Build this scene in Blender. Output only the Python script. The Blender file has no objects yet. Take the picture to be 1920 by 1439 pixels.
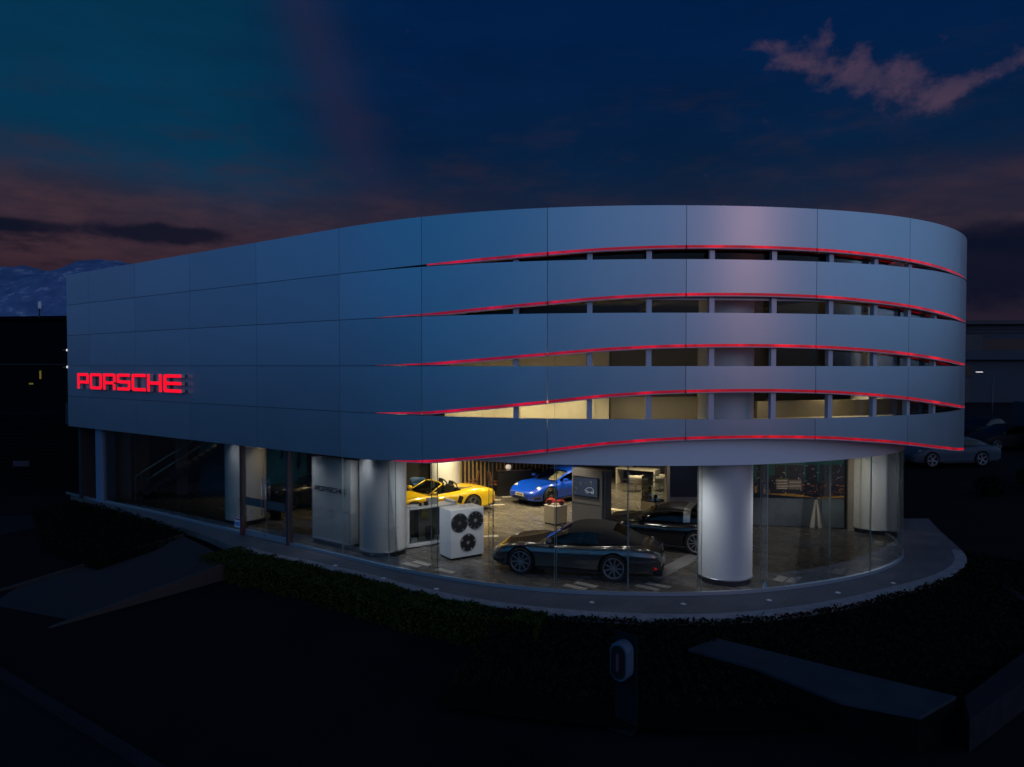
import bpy, bmesh, math, random
from mathutils import Vector, Matrix
R = math.radians
random.seed(7)
S = bpy.context.scene
COL = S.collection

# ------------------------------------------------------------------ camera
F = 1331.0
CAMZ = 5.5
TILT = math.atan(33.1 / F)
cam = bpy.data.objects.new('camera', bpy.data.cameras.new('camera'))
COL.objects.link(cam)
cam.location = (0, 0, CAMZ)
cam.rotation_euler = (R(90) - TILT, 0, 0)
cam.data.sensor_width = 36
cam.data.lens = F / 1920 * 36
cam.data.clip_end = 9000
S.camera = cam
S.view_settings.view_transform = 'Standard'
S.view_settings.look = 'None'
S.view_settings.exposure = 0.0
S.view_settings.gamma = 1.0
S.cycles.max_bounces = 8
S.cycles.transparent_max_bounces = 24
S.cycles.sample_clamp_indirect = 3.0
S.cycles.caustics_reflective = False
S.cycles.caustics_refractive = False
try:
    S.cycles.use_light_tree = True
    S.cycles.use_denoising = True
except Exception:
    pass

# ------------------------------------------------------------------ node helpers
class NT:
    def __init__(s, tree):
        s.t = tree
    def n(s, typ, **kw):
        nd = s.t.nodes.new(typ)
        for k, v in kw.items():
            setattr(nd, k, v)
        return nd
    def l(s, a, b):
        s.t.links.new(a, b)
    def put(s, sock, v):
        if hasattr(v, 'node'):
            s.l(v, sock)
        else:
            sock.default_value = v
    def m(s, op, a, b=0.0, c=None, clamp=False):
        nd = s.n('ShaderNodeMath', operation=op)
        nd.use_clamp = clamp
        s.put(nd.inputs[0], a); s.put(nd.inputs[1], b)
        if c is not None:
            s.put(nd.inputs[2], c)
        return nd.outputs[0]
    def step(s, v, a, b):
        nd = s.n('ShaderNodeMapRange', interpolation_type='SMOOTHSTEP')
        s.put(nd.inputs['Value'], v)
        nd.inputs['From Min'].default_value = a; nd.inputs['From Max'].default_value = b
        return nd.outputs[0]
    def mix(s, f, a, b, mode='MIX'):
        nd = s.n('ShaderNodeMix', data_type='RGBA', blend_type=mode)
        s.put(nd.inputs[0], f)
        for k, v in ((6, a), (7, b)):
            if hasattr(v, 'node'):
                s.l(v, nd.inputs[k])
            else:
                nd.inputs[k].default_value = (*v, 1) if len(v) == 3 else v
        return nd.outputs[2]
    def noise(s, vec, scale, detail=4, rough=.55):
        nd = s.n('ShaderNodeTexNoise')
        if vec is not None:
            s.l(vec, nd.inputs['Vector'])
        nd.inputs['Scale'].default_value = scale
        nd.inputs['Detail'].default_value = detail
        nd.inputs['Roughness'].default_value = rough
        return nd.outputs['Fac']
    def ramp(s, v, stops):
        nd = s.n('ShaderNodeValToRGB')
        s.l(v, nd.inputs[0])
        e = nd.color_ramp.elements
        while len(e) < len(stops):
            e.new(0.5)
        for k, (p, c) in enumerate(stops):
            e[k].position = p
            e[k].color = (*c, 1)
        return nd.outputs[0]

# ------------------------------------------------------------------ dusk sky
W = bpy.data.worlds.new('World')
S.world = W
W.use_nodes = True
W.node_tree.nodes.clear()
w = NT(W.node_tree)
tc = w.n('ShaderNodeTexCoord')
sep = w.n('ShaderNodeSeparateXYZ'); w.l(tc.outputs['Generated'], sep.inputs[0])
DX, DY, DZ = sep.outputs
AZ = w.m('MULTIPLY', w.m('ARCTAN2', DX, DY), 57.29578)          # degrees, 0 = north, + to the east
EL = w.m('MULTIPLY', w.m('ARCSINE', DZ), 57.29578)
cmb = w.n('ShaderNodeCombineXYZ')
w.l(w.m('MULTIPLY', AZ, .05), cmb.inputs[0]); w.l(w.m('MULTIPLY', EL, .17), cmb.inputs[1])
STR = cmb.outputs[0]                                              # stretched cloud space
cmb2 = w.n('ShaderNodeCombineXYZ')
w.l(w.m('MULTIPLY', AZ, .12), cmb2.inputs[0]); w.l(w.m('MULTIPLY', EL, .16), cmb2.inputs[1]); cmb2.inputs[2].default_value = 5
PUF = cmb2.outputs[0]
n1 = w.noise(STR, 1.1, 6, .6)
n2 = w.noise(STR, 2.6, 8, .62)
n3 = w.noise(PUF, 3.6, 9, .62)
nb = w.noise(PUF, .55, 3, .5)
def gauss(az, el, ra, re, wob=0.0):
    a = w.m('DIVIDE', w.m('SUBTRACT', AZ, az), ra)
    e = w.m('DIVIDE', w.m('SUBTRACT', EL, el), re)
    d = w.m('ADD', w.m('MULTIPLY', a, a), w.m('MULTIPLY', e, e))
    if wob:
        d = w.m('ADD', d, w.m('MULTIPLY', w.m('SUBTRACT', n3, .5), wob))
    return w.m('EXPONENT', w.m('MULTIPLY', d, -1.0))
# clear air
base = w.mix(w.step(EL, 4, 26), (.0035, .015, .034), (.0004, .0125, .058))
tealn = w.m('ADD', w.m('MULTIPLY', w.m('SUBTRACT', nb, .5), 16), AZ)
teal = w.m('MULTIPLY', w.m('SUBTRACT', 1.0, w.step(tealn, -24, -8)), w.step(EL, 6, 16))
base = w.mix(w.m('MULTIPLY', teal, .92), base, (.0012, .033, .078))
wisp = w.m('MULTIPLY', w.step(n2, .46, .74), w.m('MULTIPLY', w.step(EL, 8, 13), w.m('SUBTRACT', 1.0, w.step(w.m('ADD', EL, w.m('MULTIPLY', w.m('SUBTRACT', nb, .5), 20)), 15, 26))))
base = w.mix(w.m('MULTIPLY', wisp, .55), base, (.015, .016, .036))
mott = w.m('ADD', w.m('MULTIPLY', w.m('SUBTRACT', n1, .5), .9), 1.0)
mc = w.n('ShaderNodeCombineXYZ')
for _i in range(3): w.l(mott, mc.inputs[_i])
base = w.mix(w.m('MULTIPLY', w.m('GREATER_THAN', EL, 0.0), .8), base, w.mix(1.0, base, mc.outputs[0], 'MULTIPLY'))
# pale streak dividing the two blues
sx = w.m('ADD', AZ, w.m('MULTIPLY', w.m('SUBTRACT', EL, 18), .42))
streak = w.m('EXPONENT', w.m('MULTIPLY', w.m('POWER', w.m('DIVIDE', w.m('SUBTRACT', sx, -13.0), 2.4), 2.0), -1.0))
streak = w.m('MULTIPLY', streak, w.m('MULTIPLY', w.step(EL, 10, 16), .5))
base = w.mix(streak, base, (.018, .017, .050))
# red brown bank low in the west
low = w.m('SUBTRACT', 1.0, w.step(w.m('ADD', EL, w.m('MULTIPLY', w.m('SUBTRACT', n1, .5), 7.0)), 8.5, 16.5))
side = w.m('ADD', w.m('SUBTRACT', 1.0, w.step(AZ, -26, 10)), w.m('MULTIPLY', w.step(AZ, 14, 31), .62), clamp=True)
bank = w.m('MULTIPLY', low, w.m('ADD', w.m('MULTIPLY', side, .75), .25))
bankc = w.mix(w.step(n2, .38, .66), (.030, .018, .031), (.056, .028, .038))
bankc = w.mix(w.step(EL, 4.5, 9.5), (.022, .010, .020), bankc)
base = w.mix(bank, base, bankc)
dark = w.m('MULTIPLY', w.step(n1, .50, .60), w.m('MULTIPLY', w.m('SUBTRACT', 1.0, w.step(EL, 8.0, 11.2)), 1.0))
dark = w.m('MULTIPLY', dark, .85)
base = w.mix(dark, base, (.0035, .0052, .016))
dk2 = w.m('ADD', gauss(-26, 9.4, 5.5, .9, 1.6), w.m('ADD', gauss(-35, 9.2, 3.2, .55, .7), gauss(34, 6.6, 5.0, 3.6, 1.2)))
base = w.mix(w.m('MULTIPLY', w.step(dk2, .35, .8), .85), base, (.0025, .0050, .0165))
# pink puffs high on the right
blobs = [(19.6, 22.8, 1.9, .8), (21.4, 21.9, 1.8, .85), (23.3, 20.8, 2.0, 1.0), (23.6, 22.7, .9, 1.0), (25.2, 19.7, 2.0, 1.25), (26.0, 21.3, 1.1, 1.0),
         (27.7, 18.6, 2.0, 1.4), (28.9, 20.2, 1.3, 1.5), (29.9, 17.6, 1.7, 1.4), (31.3, 18.2, 1.4, .9), (33.2, 18.6, 1.6, .7), (35.4, 19.2, 1.6, .6)]
tot = None
for b in blobs:
    g = gauss(*b)
    tot = g if tot is None else w.m('ADD', tot, g)
tot = w.m('ADD', tot, w.m('MULTIPLY', w.m('SUBTRACT', n3, .5), 3.6))
puff = w.m('MULTIPLY', w.step(tot, .55, 1.75), w.m('ADD', .30, w.m('MULTIPLY', n2, 1.0)), clamp=True)
base = w.mix(puff, base, (.066, .042, .078))
# afterglow behind the camera, the light of the whole scene
hgt = w.m('MULTIPLY', w.step(EL, -3, 4), w.m('SUBTRACT', 1.0, w.m('MULTIPLY', w.step(EL, 14, 62), .86)))
BEAR = w.m('DIVIDE', w.m('ADD', AZ, w.m('MULTIPLY', w.m('LESS_THAN', AZ, 0.0), 360.0)), 360.0)
glowc = w.ramp(BEAR, [(0, (0, 0, 0)), (48 / 360, (0, 0, 0)), (78 / 360, (.14, .25, .42)), (112 / 360, (.22, .36, .60)), (150 / 360, (.23, .33, .55)), (178 / 360, (.21, .34, .60)), (205 / 360, (.050, .215, .47)),
                      (238 / 360, (.001, .165, .40)), (268 / 360, (.022, .115, .30)), (285 / 360, (.024, .065, .15)), (312 / 360, (0, 0, 0)), (1, (0, 0, 0))])
glow = w.mix(hgt, (0, 0, 0), glowc)
base = w.mix(1.0, base, glow, 'ADD')
pil = w.m('MULTIPLY', w.m('EXPONENT', w.m('MULTIPLY', w.m('POWER', w.m('DIVIDE', w.m('SUBTRACT', AZ, 148.0), 3.6), 2.0), -1.0)), hgt)   # last red gap in the clouds where the sun went down
base = w.mix(1.0, base, w.mix(pil, (0, 0, 0), (.95, .20, .06)), 'ADD')
sky = w.n('ShaderNodeTexSky', sky_type='NISHITA')
sky.sun_disc = False
sky.sun_elevation = R(2); sky.sun_rotation = R(151)
bg2 = w.n('ShaderNodeBackground'); w.l(sky.outputs[0], bg2.inputs[0]); bg2.inputs[1].default_value = .0004
bg1 = w.n('ShaderNodeBackground'); w.l(base, bg1.inputs[0]); bg1.inputs[1].default_value = 1.0
add = w.n('ShaderNodeAddShader'); w.l(bg1.outputs[0], add.inputs[0]); w.l(bg2.outputs[0], add.inputs[1])
wo = w.n('ShaderNodeOutputWorld'); w.l(add.outputs[0], wo.inputs[0])
# last pink light of the sun, low behind the camera's right shoulder
sun = bpy.data.objects.new('sun', bpy.data.lights.new('sun', 'SUN'))
COL.objects.link(sun)
sun.data.energy = .05
sun.data.angle = R(3)
sun.data.color = (1.0, .48, .42)
SUN_AZ, SUN_EL = R(149), R(11)
sd = Vector((math.sin(SUN_AZ) * math.cos(SUN_EL), math.cos(SUN_AZ) * math.cos(SUN_EL), math.sin(SUN_EL)))
sun.rotation_euler = sd.to_track_quat('Z', 'Y').to_euler()

# ------------------------------------------------------------------ materials
MATS = {}
def mat(name, col=(.5, .5, .5), rough=.5, metal=0.0, coat=0.0, var=0.0, vscale=3.0, spec=.5, emis=None, es=0.0, bump=0.0, bscale=60.0, coords='Object', stretch=None, rvar=.25):
    if name in MATS:
        return MATS[name]
    m = bpy.data.materials.new(name)
    m.use_nodes = True
    k = NT(m.node_tree)
    p = m.node_tree.nodes['Principled BSDF']
    p.inputs['Base Color'].default_value = (*col, 1)
    p.inputs['Roughness'].default_value = rough
    p.inputs['Metallic'].default_value = metal
    p.inputs['Specular IOR Level'].default_value = spec
    p.inputs['Coat Weight'].default_value = coat
    p.inputs['Coat IOR'].default_value = 1.6
    p.inputs['Coat Roughness'].default_value = .02
    if emis:
        p.inputs['Emission Color'].default_value = (*emis, 1)
        p.inputs['Emission Strength'].default_value = es
    if var or bump:
        t = k.n('ShaderNodeTexCoord')
        v = t.outputs[coords]
        if stretch:
            mp = k.n('ShaderNodeMapping'); k.l(v, mp.inputs[0]); mp.inputs['Scale'].default_value = stretch
            v = mp.outputs[0]
        if var:
            f = k.noise(v, vscale, 6, .6)
            c = k.ramp(f, [(.25, tuple(x * (1 - var) for x in col)), (.75, tuple(min(1, x * (1 + var)) for x in col))])
            k.l(c, p.inputs['Base Color'])
            r = k.m('ADD', k.m('MULTIPLY', f, rvar), rough - rvar * .48)
            k.l(r, p.inputs['Roughness'])
        if bump:
            f2 = k.noise(v, bscale, 3, .6)
            b = k.n('ShaderNodeBump'); b.inputs['Strength'].default_value = bump; b.inputs['Distance'].default_value = .02
            k.l(f2, b.inputs['Height']); k.l(b.outputs[0], p.inputs['Normal'])
    MATS[name] = m
    return m

def glassmat(name, tint=(.93, .97, .96), ior=1.45, mul=1.0, rough=0.0):
    m = bpy.data.materials.new(name); m.use_nodes = True
    m.node_tree.nodes.clear(); k = NT(m.node_tree)
    tr = k.n('ShaderNodeBsdfTransparent'); tr.inputs[0].default_value = (*tint, 1)
    gl = k.n('ShaderNodeBsdfGlossy'); gl.inputs[0].default_value = (1, 1, 1, 1); gl.inputs['Roughness'].default_value = rough
    fr = k.n('ShaderNodeFresnel'); fr.inputs[0].default_value = ior
    mx = k.n('ShaderNodeMixShader'); k.l(k.m('MULTIPLY', fr.outputs[0], mul, clamp=True), mx.inputs[0])
    k.l(tr.outputs[0], mx.inputs[1]); k.l(gl.outputs[0], mx.inputs[2])
    o = k.n('ShaderNodeOutputMaterial'); k.l(mx.outputs[0], o.inputs[0])
    MATS[name] = m
    return m

GLASS = glassmat('showroom_glass', (.985, .99, .99), 1.45, .8)
CARGLASS = glassmat('car_glass', (.13, .14, .14), 1.5, .6)
WSGLASS = glassmat('windscreen_glass', (.62, .66, .64), 1.5, 1.0)
CLEAR = glassmat('clear_glass', (.86, .92, .92), 1.5, 1.0)
PANEL = mat('brushed_aluminium', (.38, .48, .56), .32, .72, var=.03, vscale=1.3, bump=.035, bscale=.5, rvar=.05)
_k = NT(PANEL.node_tree); _p = PANEL.node_tree.nodes['Principled BSDF']
_src = _p.inputs['Base Color'].links[0].from_socket
_oi = _k.n('ShaderNodeObjectInfo')
_g = _k.m('ADD', _k.m('MULTIPLY', _oi.outputs['Random'], .16), .92)
_cc = _k.n('ShaderNodeCombineXYZ')
for _i in range(3): _k.l(_g, _cc.inputs[_i])
_k.l(_k.mix(1.0, _src, _cc.outputs[0], 'MULTIPLY'), _p.inputs['Base Color'])
REVEAL = mat('dark_gap', (.010, .014, .022), .7)
WHITE = mat('white_render', (.68, .68, .70), .55, var=.03, vscale=.8)
COLM = mat('column_white', (.80, .81, .81), .38, var=.03, vscale=.6)
POSTM = mat('post_metal', (.50, .50, .58), .4, .3)
RAILM = mat('rail_metal', (.45, .50, .56), .32, .8)
BLACKM = mat('black_paint', (.006, .006, .008), .45)
SKIRT = mat('dark_skirting', (.012, .014, .018), .4)
CEIL = mat('ceiling_dark', (.10, .09, .075), .8)
CREAM = mat('cream_wall', (.62, .58, .46), .6, var=.03)
TAUPE = mat('taupe_panel', (.30, .27, .22), .55, var=.05, vscale=2)
OLIVE = mat('olive_wall', (.16, .15, .11), .7)
DARKW = mat('dark_wall', (.030, .028, .026), .6)
NAVY = mat('navy_graphic', (.004, .009, .026), .4)
TEAL = mat('teal_graphic', (.010, .10, .17), .5, var=.55, vscale=1.2)
WOODS = mat('wood_slat', (.26, .17, .075), .5, var=.2, vscale=6)
WDISP = mat('white_display', (.66, .67, .68), .30, var=.02)
SOIL = mat('planting_soil', (.004, .004, .003), .95, var=.4, vscale=4, spec=.05)
LEAFD = mat('leaf_dark', (.006, .009, .005), .9, var=.5, vscale=8, spec=.08)
LEAFG = mat('leaf_green', (.024, .036, .004), .75, var=.6, vscale=5, spec=.12)
RUB = mat('tyre_rubber', (.007, .007, .008), .75)
RIM = mat('rim_metal', (.26, .27, .29), .35, .5)
RIMD = mat('rim_dark', (.13, .135, .15), .3, .5)
INNER = mat('rim_well', (.008, .008, .009), .7)
LAMPW = mat('headlamp', (.65, .62, .52), .15, .2, coat=1)
REDL = mat('tail_lamp', (.35, .005, .008), .2, coat=.6)
PLATE = mat('plate_white', (.62, .60, .52), .4)
BROWNL = mat('brown_leather', (.13, .045, .020), .5)
BLUEF = mat('blue_fabric', (.015, .055, .14), .7)

def floor_mat():
    m = bpy.data.materials.new('floor_tiles'); m.use_nodes = True; k = NT(m.node_tree)
    p = m.node_tree.nodes['Principled BSDF']
    t = k.n('ShaderNodeTexCoord')
    mp = k.n('ShaderNodeMapping'); k.l(t.outputs['Object'], mp.inputs[0]); mp.inputs['Rotation'].default_value = (0, 0, R(36))
    br = k.n('ShaderNodeTexBrick'); k.l(mp.outputs[0], br.inputs['Vector'])
    br.offset = .5; br.inputs['Scale'].default_value = 1.0
    br.inputs['Brick Width'].default_value = 1.2; br.inputs['Row Height'].default_value = .6
    br.inputs['Mortar Size'].default_value = .006; br.inputs['Mortar Smooth'].default_value = .1
    br.inputs['Color1'].default_value = (.115, .108, .10, 1); br.inputs['Color2'].default_value = (.165, .156, .145, 1)
    br.inputs['Mortar'].default_value = (.07, .066, .06, 1)
    mp2 = k.n('ShaderNodeMapping'); k.l(mp.outputs[0], mp2.inputs[0]); mp2.inputs['Scale'].default_value = (.8, 2.2, 1)
    f = k.noise(mp2.outputs[0], 1.6, 7, .65)
    c = k.mix(.75, br.outputs[0], k.ramp(f, [(.3, (.5, .5, .5)), (.7, (1.05, 1.03, 1.0))]), 'MULTIPLY')
    k.l(c, p.inputs['Base Color'])
    k.l(k.m('ADD', k.m('MULTIPLY', f, .28), .12), p.inputs['Roughness'])
    return m
FLOORM = floor_mat()

def paving_mat(name, col, sx, sy, rot, dirt=.35, rough=.6):
    m = bpy.data.materials.new(name); m.use_nodes = True; k = NT(m.node_tree)
    p = m.node_tree.nodes['Principled BSDF']
    t = k.n('ShaderNodeTexCoord')
    mp = k.n('ShaderNodeMapping'); k.l(t.outputs['Object'], mp.inputs[0]); mp.inputs['Rotation'].default_value = (0, 0, rot)
    br = k.n('ShaderNodeTexBrick'); k.l(mp.outputs[0], br.inputs['Vector'])
    br.inputs['Scale'].default_value = 1.0
    br.inputs['Brick Width'].default_value = sx; br.inputs['Row Height'].default_value = sy
    br.inputs['Mortar Size'].default_value = .005
    br.inputs['Color1'].default_value = (*[x * .88 for x in col], 1); br.inputs['Color2'].default_value = (*[x * 1.12 for x in col], 1)
    br.inputs['Mortar'].default_value = (*[x * .4 for x in col], 1)
    f = k.noise(t.outputs['Object'], 1.3, 8, .65)
    c = k.mix(1.0, br.outputs[0], k.ramp(f, [(.3, (1 - dirt,) * 3), (.7, (1.08,) * 3)]), 'MULTIPLY')
    k.l(c, p.inputs['Base Color'])
    k.l(k.m('ADD', k.m('MULTIPLY', f, .3), rough - .15), p.inputs['Roughness'])
    b = k.n('ShaderNodeBump'); b.inputs['Strength'].default_value = .3; b.inputs['Distance'].default_value = .01
    k.l(k.noise(t.outputs['Object'], 40, 4), b.inputs['Height']); k.l(b.outputs[0], p.inputs['Normal'])
    return m
PAVEM = paving_mat('granite_paving', (.125, .115, .12), .6, .6, R(36))
EDGEM = mat('granite_edge', (.25, .235, .25), .7, var=.35, vscale=5, bump=.3, bscale=25)
RAMPM = paving_mat('ramp_concrete', (.007, .007, .010), 3.0, 3.0, R(-24), rough=.85)
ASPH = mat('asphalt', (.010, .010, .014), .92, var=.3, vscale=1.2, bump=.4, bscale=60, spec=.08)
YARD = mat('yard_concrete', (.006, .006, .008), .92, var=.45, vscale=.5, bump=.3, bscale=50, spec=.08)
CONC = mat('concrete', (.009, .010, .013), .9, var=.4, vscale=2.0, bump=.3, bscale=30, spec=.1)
CONCD = mat('concrete_wall', (.030, .027, .025), .85, var=.35, vscale=2.5, bump=.3, bscale=30, spec=.2)
KERBM = mat('kerb_concrete', (.012, .014, .019), .9, var=.4, vscale=4, spec=.1)

# ------------------------------------------------------------------ mesh helpers
class MB:
    def __init__(s):
        s.v = []; s.f = []; s.mi = []
    def add(s, verts, faces, mi=0):
        o = len(s.v)
        s.v += [tuple(v) for v in verts]
        s.f += [tuple(i + o for i in f) for f in faces]
        s.mi += [mi] * len(faces)
        return s
    def box(s, c, d, rot=0.0, mi=0, M=None):
        x, y, z = (k / 2 for k in d)
        vs = []
        for a in (-x, x):
            for b in (-y, y):
                for e in (-z, z):
                    p = Vector((a, b, e))
                    if M is not None:
                        p = M @ p
                    elif rot:
                        p = Matrix.Rotation(rot, 3, 'Z') @ p
                    vs.append((p[0] + c[0], p[1] + c[1], p[2] + c[2]))
        s.add(vs, [(0, 1, 3, 2), (4, 6, 7, 5), (0, 4, 5, 1), (2, 3, 7, 6), (0, 2, 6, 4), (1, 5, 7, 3)], mi)
        return s
    def bar(s, a, b, r, n=8, mi=0):
        a = Vector(a); b = Vector(b); d = (b - a).normalized()
        u = d.orthogonal().normalized(); v = d.cross(u)
        vs = []
        for p in (a, b):
            for k in range(n):
                t = 2 * math.pi * k / n
                vs.append(p + u * r * math.cos(t) + v * r * math.sin(t))
        fs = [(k, (k + 1) % n, n + (k + 1) % n, n + k) for k in range(n)] + [tuple(range(n))[::-1], tuple(range(n, 2 * n))]
        s.add(vs, fs, mi)
        return s
    def lathe(s, prof, n=32, c=(0, 0, 0), axis='Z', mi=0, close=False):
        vs = []
        for r, h in prof:
            for k in range(n):
                t = 2 * math.pi * k / n
                a, b = r * math.cos(t), r * math.sin(t)
                p = (a, b, h) if axis == 'Z' else ((a, h, b) if axis == 'Y' else (h, a, b))
                vs.append((p[0] + c[0], p[1] + c[1], p[2] + c[2]))
        fs = []
        m_ = len(prof)
        for i in range(m_ if close else m_ - 1):
            j = (i + 1) % m_
            for k in range(n):
                fs.append((i * n + k, i * n + (k + 1) % n, j * n + (k + 1) % n, j * n + k))
        if not close:
            fs.append(tuple(range(n))[::-1]); fs.append(tuple((m_ - 1) * n + k for k in range(n)))
        s.add(vs, fs, mi)
        return s
    def prism(s, poly, z0, z1, mi=0):
        n = len(poly)
        vs = [(p[0], p[1], z0) for p in poly] + [(p[0], p[1], z1) for p in poly]
        fs = [tuple(range(n))[::-1], tuple(range(n, 2 * n))] + [(k, (k + 1) % n, n + (k + 1) % n, n + k) for k in range(n)]
        s.add(vs, fs, mi)
        return s
    def build(s, name, mats, parent=None, smooth=False, loc=None, bevel=0.0, rotz=0.0, auto=None):
        me = bpy.data.meshes.new(name)
        me.from_pydata(s.v, [], s.f)
        if not isinstance(mats, (list, tuple)):
            mats = [mats]
        for m in mats:
            me.materials.append(m)
        for p, k in zip(me.polygons, s.mi):
            p.material_index = k
        bm = bmesh.new(); bm.from_mesh(me)
        bmesh.ops.recalc_face_normals(bm, faces=bm.faces)
        bm.to_mesh(me); bm.free()
        if smooth or auto:
            me.polygons.foreach_set('use_smooth', [True] * len(me.polygons))
        if auto:
            me.set_sharp_from_angle(angle=R(auto))
        me.update()
        o = bpy.data.objects.new(name, me)
        COL.objects.link(o)
        if parent is not None:
            o.parent = parent
        if loc:
            o.location = loc
        if rotz:
            o.rotation_euler[2] = rotz
        if bevel:
            b = o.modifiers.new('bevel', 'BEVEL'); b.width = bevel; b.segments = 2; b.limit_method = 'ANGLE'
        return o

def tag(o, label=None, cat=None, group=None, kind=None):
    if label: o['label'] = label
    if cat: o['category'] = cat
    if group: o['group'] = group
    if kind: o['kind'] = kind
    return o
def empty(name, loc, label, cat, rz=0.0, group=None):
    o = bpy.data.objects.new(name, None)
    COL.objects.link(o)
    o.location = loc; o.rotation_euler = (0, 0, rz)
    o.empty_display_size = .2
    return tag(o, label, cat, group)
def struct(o):
    o['kind'] = 'structure'
    return o
def kids(o):
    return [c for c in bpy.data.objects if c.parent == o]
def copy_tree(o, parent=None):
    c = o.copy(); COL.objects.link(c)
    if parent is not None: c.parent = parent
    for ch in kids(o): copy_tree(ch, c)
    return c
ct, st = math.cos(TILT), math.sin(TILT)
def at(u, v, z=0.0):                                             # photo point -> point on the level z
    a = (u - 960) / F; b = -(v - 719.5) / F
    d = (a, ct + b * st, -st + b * ct)
    t = (z - CAMZ) / d[2]
    return Vector((d[0] * t, d[1] * t, z))
def atY(u, v, Y):
    a = (u - 960) / F; b = -(v - 719.5) / F
    d = (a, ct + b * st, -st + b * ct)
    t = Y / d[1]
    return Vector((d[0] * t, Y, CAMZ + d[2] * t))
def interp(x, pts):
    if x <= pts[0][0]: return pts[0][1]
    for (a, va), (b, vb) in zip(pts, pts[1:]):
        if x <= b:
            t = (x - a) / (b - a)
            return va + (vb - va) * t
    return pts[-1][1]
def smooth(x, pts):                                               # monotone cubic
    n = len(pts)
    if x <= pts[0][0]: return pts[0][1]
    if x >= pts[-1][0]: return pts[-1][1]
    for i in range(n - 1):
        if x <= pts[i + 1][0]: break
    def slope(j):
        if j == 0 or j == n - 1: return 0 if False else ((pts[1][1] - pts[0][1]) / (pts[1][0] - pts[0][0]) if j == 0 else (pts[-1][1] - pts[-2][1]) / (pts[-1][0] - pts[-2][0]))
        d0 = (pts[j][1] - pts[j - 1][1]) / (pts[j][0] - pts[j - 1][0]); d1 = (pts[j + 1][1] - pts[j][1]) / (pts[j + 1][0] - pts[j][0])
        return 0 if d0 * d1 <= 0 else 2 * d0 * d1 / (d0 + d1)
    h = pts[i + 1][0] - pts[i][0]; t = (x - pts[i][0]) / h
    m0, m1 = slope(i) * h, slope(i + 1) * h
    return (2 * t**3 - 3 * t**2 + 1) * pts[i][1] + (t**3 - 2 * t**2 + t) * m0 + (-2 * t**3 + 3 * t**2) * pts[i + 1][1] + (t**3 - t**2) * m1

# ------------------------------------------------------------------ facade line
HK = [(0, -36.1), (17, -36.1), (19, -29.3), (21, -20.6), (23, -11.5), (25, -3.4), (27, 3.5), (29, 10.5), (31, 19.3), (33, 30.7), (35, 42.4), (37, 54.2), (39, 66), (52, 143.9), (80, 143.9)]
DS = .05
PX, PY, PH = [-18.41], [29.41], [R(-36.1)]
while len(PX) * DS < 72:
    a = R(interp(len(PX) * DS, HK))
    PX.append(PX[-1] + math.cos(a) * DS); PY.append(PY[-1] + math.sin(a) * DS); PH.append(a)
def FP(s, off=0.0):                                               # facade point; off > 0 goes into the building
    k = max(0, min(len(PX) - 2, s / DS)); i = int(k); t = k - i
    a = PH[i] + (PH[i + 1] - PH[i]) * t
    return (PX[i] + (PX[i + 1] - PX[i]) * t - math.sin(a) * off, PY[i] + (PY[i + 1] - PY[i]) * t + math.cos(a) * off)
def FA(s):
    return PH[int(max(0, min(len(PX) - 1, s / DS)))]
def srange(a, b, d=.25):
    n = max(1, int(math.ceil((b - a) / d)))
    return [a + (b - a) * k / n for k in range(n + 1)]
def ribbon(mb, ss, off0, off1, z0f, z1f, mi=0):
    """closed solid following the facade line between two offsets and two heights"""
    o = len(mb.v)
    z0 = z0f if callable(z0f) else (lambda s: z0f)
    z1 = z1f if callable(z1f) else (lambda s: z1f)
    vs = []
    for s in ss:
        a = FP(s, off0); b = FP(s, off1)
        vs += [(*a, z0(s)), (*a, z1(s)), (*b, z1(s)), (*b, z0(s))]
    fs = []
    n = len(ss)
    for i in range(n - 1):
        p = 4 * i; q = p + 4
        for k in range(4):
            l = (k + 1) % 4
            fs.append((p + k, q + k, q + l, p + l))
    fs += [(0, 1, 2, 3), (4 * (n - 1) + 3, 4 * (n - 1) + 2, 4 * (n - 1) + 1, 4 * (n - 1))]
    mb.add(vs, fs, mi)
    return mb

BH = 1.25
JOINTS = [0, 2.0, 5.7, 9.4, 13.15, 16.95, 19.8, 23.1, 26.35, 29.6, 32.6, 35.9, 39.2, 42.6, 46.0, 49.4]
AMP = [.315, .45, .50, .685, .83]
SH = [(18.1, 0), (19.8, .12), (21.5, .36), (23.1, .61), (24.7, .86), (26.3, .99), (27.9, 1.02), (29.6, .97), (31.4, .81), (32.6, .66), (34.2, .42), (36, .18), (37.5, .05), (38.4, 0)]
def gap(k, s):
    return 0 if s <= 18.1 or s >= 38.4 else AMP[k] * smooth(s, SH)
def ztop(k): return CAMZ + (3 - k) * BH - .007
def zbot(k, s): return CAMZ + (2 - k) * BH + .007 + gap(k, s)

BLD = empty('showroom_building', (*FP(24), 0), 'curved silver car showroom with five metal bands, red light lines and glass ground floor', 'building')
BO = Vector(BLD.location)
def bpart(mb, name, mats, parent=None, **kw):
    mb.v = [(v[0] - BO[0], v[1] - BO[1], v[2] - BO[2]) for v in mb.v]
    return mb.build(name, mats, parent or BLD, **kw)

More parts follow.
